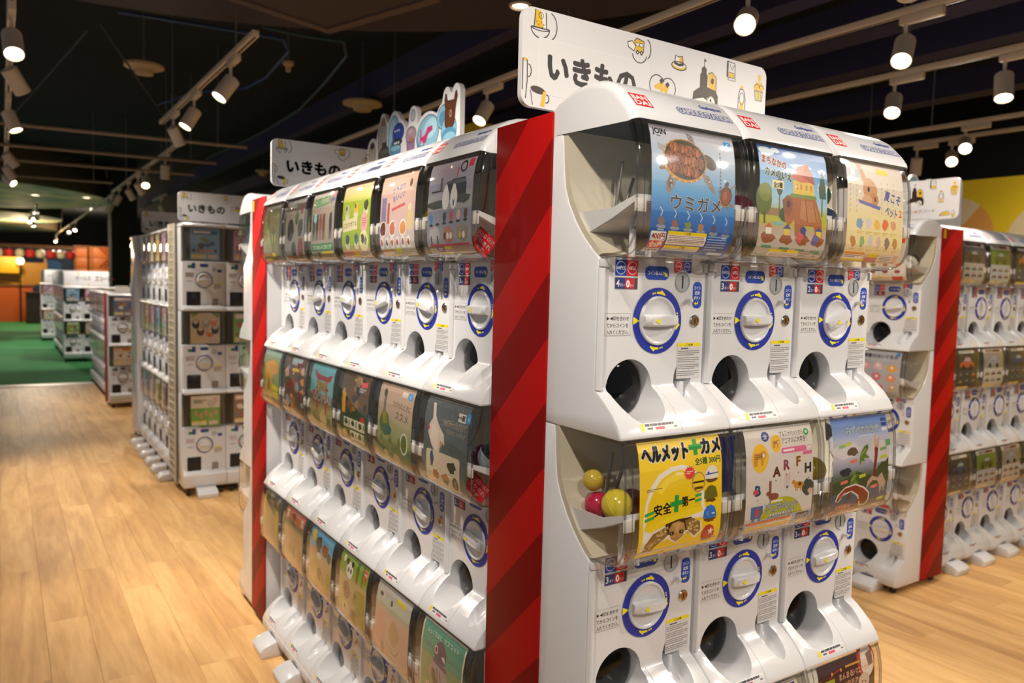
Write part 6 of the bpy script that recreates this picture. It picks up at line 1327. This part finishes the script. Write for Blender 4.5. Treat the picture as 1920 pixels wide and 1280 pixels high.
link('lattice_recess', box(3.1, 4.0, 30.27, 30.3, 1.72, 2.36), mat('lattice_dark', '#2c1a12', .7), ob)
sl = tube([(-.32, 0, -.32), (.32, 0, .32)], .03, 4); sl.materials.append(mat('orange_slat', '#b5562a', .5))
for i in range(7):
    s_ = link('slat', sl, None, ob, (3.15+i*.14, 30.25, 2.04)); s_ = link('slat', sl, None, ob, (3.15+i*.14, 30.23, 2.04), (0, PI/2, 0))
link('window_frame', box(3.05, 4.05, 30.24, 30.28, 1.66, 1.72), mat('orange_tile'), ob)
for i, x in enumerate((-.09, .18, .46, .73, 1.0, 1.29, 1.56, 1.82)):
    red = i % 2 == 1
    t = thing('paper_lantern', ('red' if red else 'white')+' round paper lantern, %s from the left in the row' % od[i], 'lantern', (x, 28, 2.035), 0, 'paper lanterns in a row')
    link('shade', lathe([(.05, -.13), (.11, -.1), (.124, -.04), (.128, 0), (.124, .04), (.11, .1), (.05, .13)], 20), mat('lantern_red' if red else 'lantern_white', '#c4231f' if red else '#cfc8b4', .6), t)
    link('cap', lathe([(0, .15), (.05, .15), (.05, .128), (0, .128)], 14), M_black, t); link('collar', lathe([(0, -.15), (.05, -.15), (.05, -.128), (0, -.128)], 14), M_black, t); link('hook', tube([(0, 0, .15), (0, 0, .24)], .008, 6), M_metal, t)
tag(link('lantern_string', tube([(-2.9, 28, 2.275), (2.3, 28, 2.275)], .012, 6), M_black), 'black cord from which the paper lanterns hang', 'cord')
for x in (-2.9, 2.3): tag(link('lantern_pole', tube([(x, 28, 0), (x, 28, 2.3)], .03, 8), mat('lintel_brown')), 'brown pole at the %s end of the lantern cord' % ('far left' if x < 0 else 'pillar'), 'pole')
# yellow kiosk, counter and low orange wall
k = thing('kiosk', 'yellow festival kiosk under the lantern row', 'kiosk', (.2, 27, 0))
link('cabinet', box(-.9, .55, 0, .9, 0, 1.05), mat('kiosk_orange', '#b8541c', .6), k); link('counter_top', box(-.95, .6, -.05, .95, 1.05, 1.1), mat('lintel_brown'), k)
link('canopy', box(-.95, .25, -.1, .5, 1.42, 1.9, .02), mat('kiosk_yellow', '#dba81c', .5), k); link('back_board', box(.25, .95, .4, .5, 1.1, 1.75), mat('kiosk_gold', '#a8761c', .5), k)
for x in (-.9, .2, .9): link('post', box(x-.03, x+.03, .42, .48, 0, 1.9), mat('kiosk_gold'), k)
slt = box(-.32, .32, -.012, .012, -.04, .04); slt.materials.append(mat('kiosk_yellow'))
for j in range(5): link('slat', slt, None, k, (.0, .36, 1.16+j*.11), (0, .12, 0))
cn = thing('counter', 'dark brown counter standing on the green carpet', 'counter', (.78, 25.9, 0)); link('body', box(-.22, .24, 0, .6, 0, .86), mat('counter_dark', '#2a1d16', .5), cn); link('top', box(-.25, .27, -.03, .63, .86, .9, .004), mat('counter_dark'), cn)
lp = thing('lamp_post', 'glowing lantern lamp above the kiosk', 'lamp', (.45, 26.75, 0)); link('pole', tube([(0, 0, 0), (0, 0, 1.7)], .02, 8), M_black, lp); link('globe', lathe([(0, -.1), (.07, -.08), (.1, 0), (.07, .08), (0, .1)], 18, c=(0, 0, 1.78)), mat('globe_glow', '#ffe0b0', .4, emit=('#ffdca0', 8)), lp)
pl = bpy.data.lights.new('kiosk_fill', 'POINT'); pl.energy = 260; pl.color = (1, .72, .42); pl.shadow_soft_size = .1; o = bpy.data.objects.new('kiosk_fill', pl); C.objects.link(o); o.location = (.5, 25.6, 2.3)  # added point light without a fixture, brightens the kiosk
pl = bpy.data.lights.new('facade_fill', 'POINT'); pl.energy = 180; pl.color = (1, .8, .58); pl.shadow_soft_size = .1; o = bpy.data.objects.new('facade_fill', pl); C.objects.link(o); o.location = (2.4, 28.6, 2.6)  # bare fill light put in to lift the orange facade
print('objects', len(bpy.data.objects))
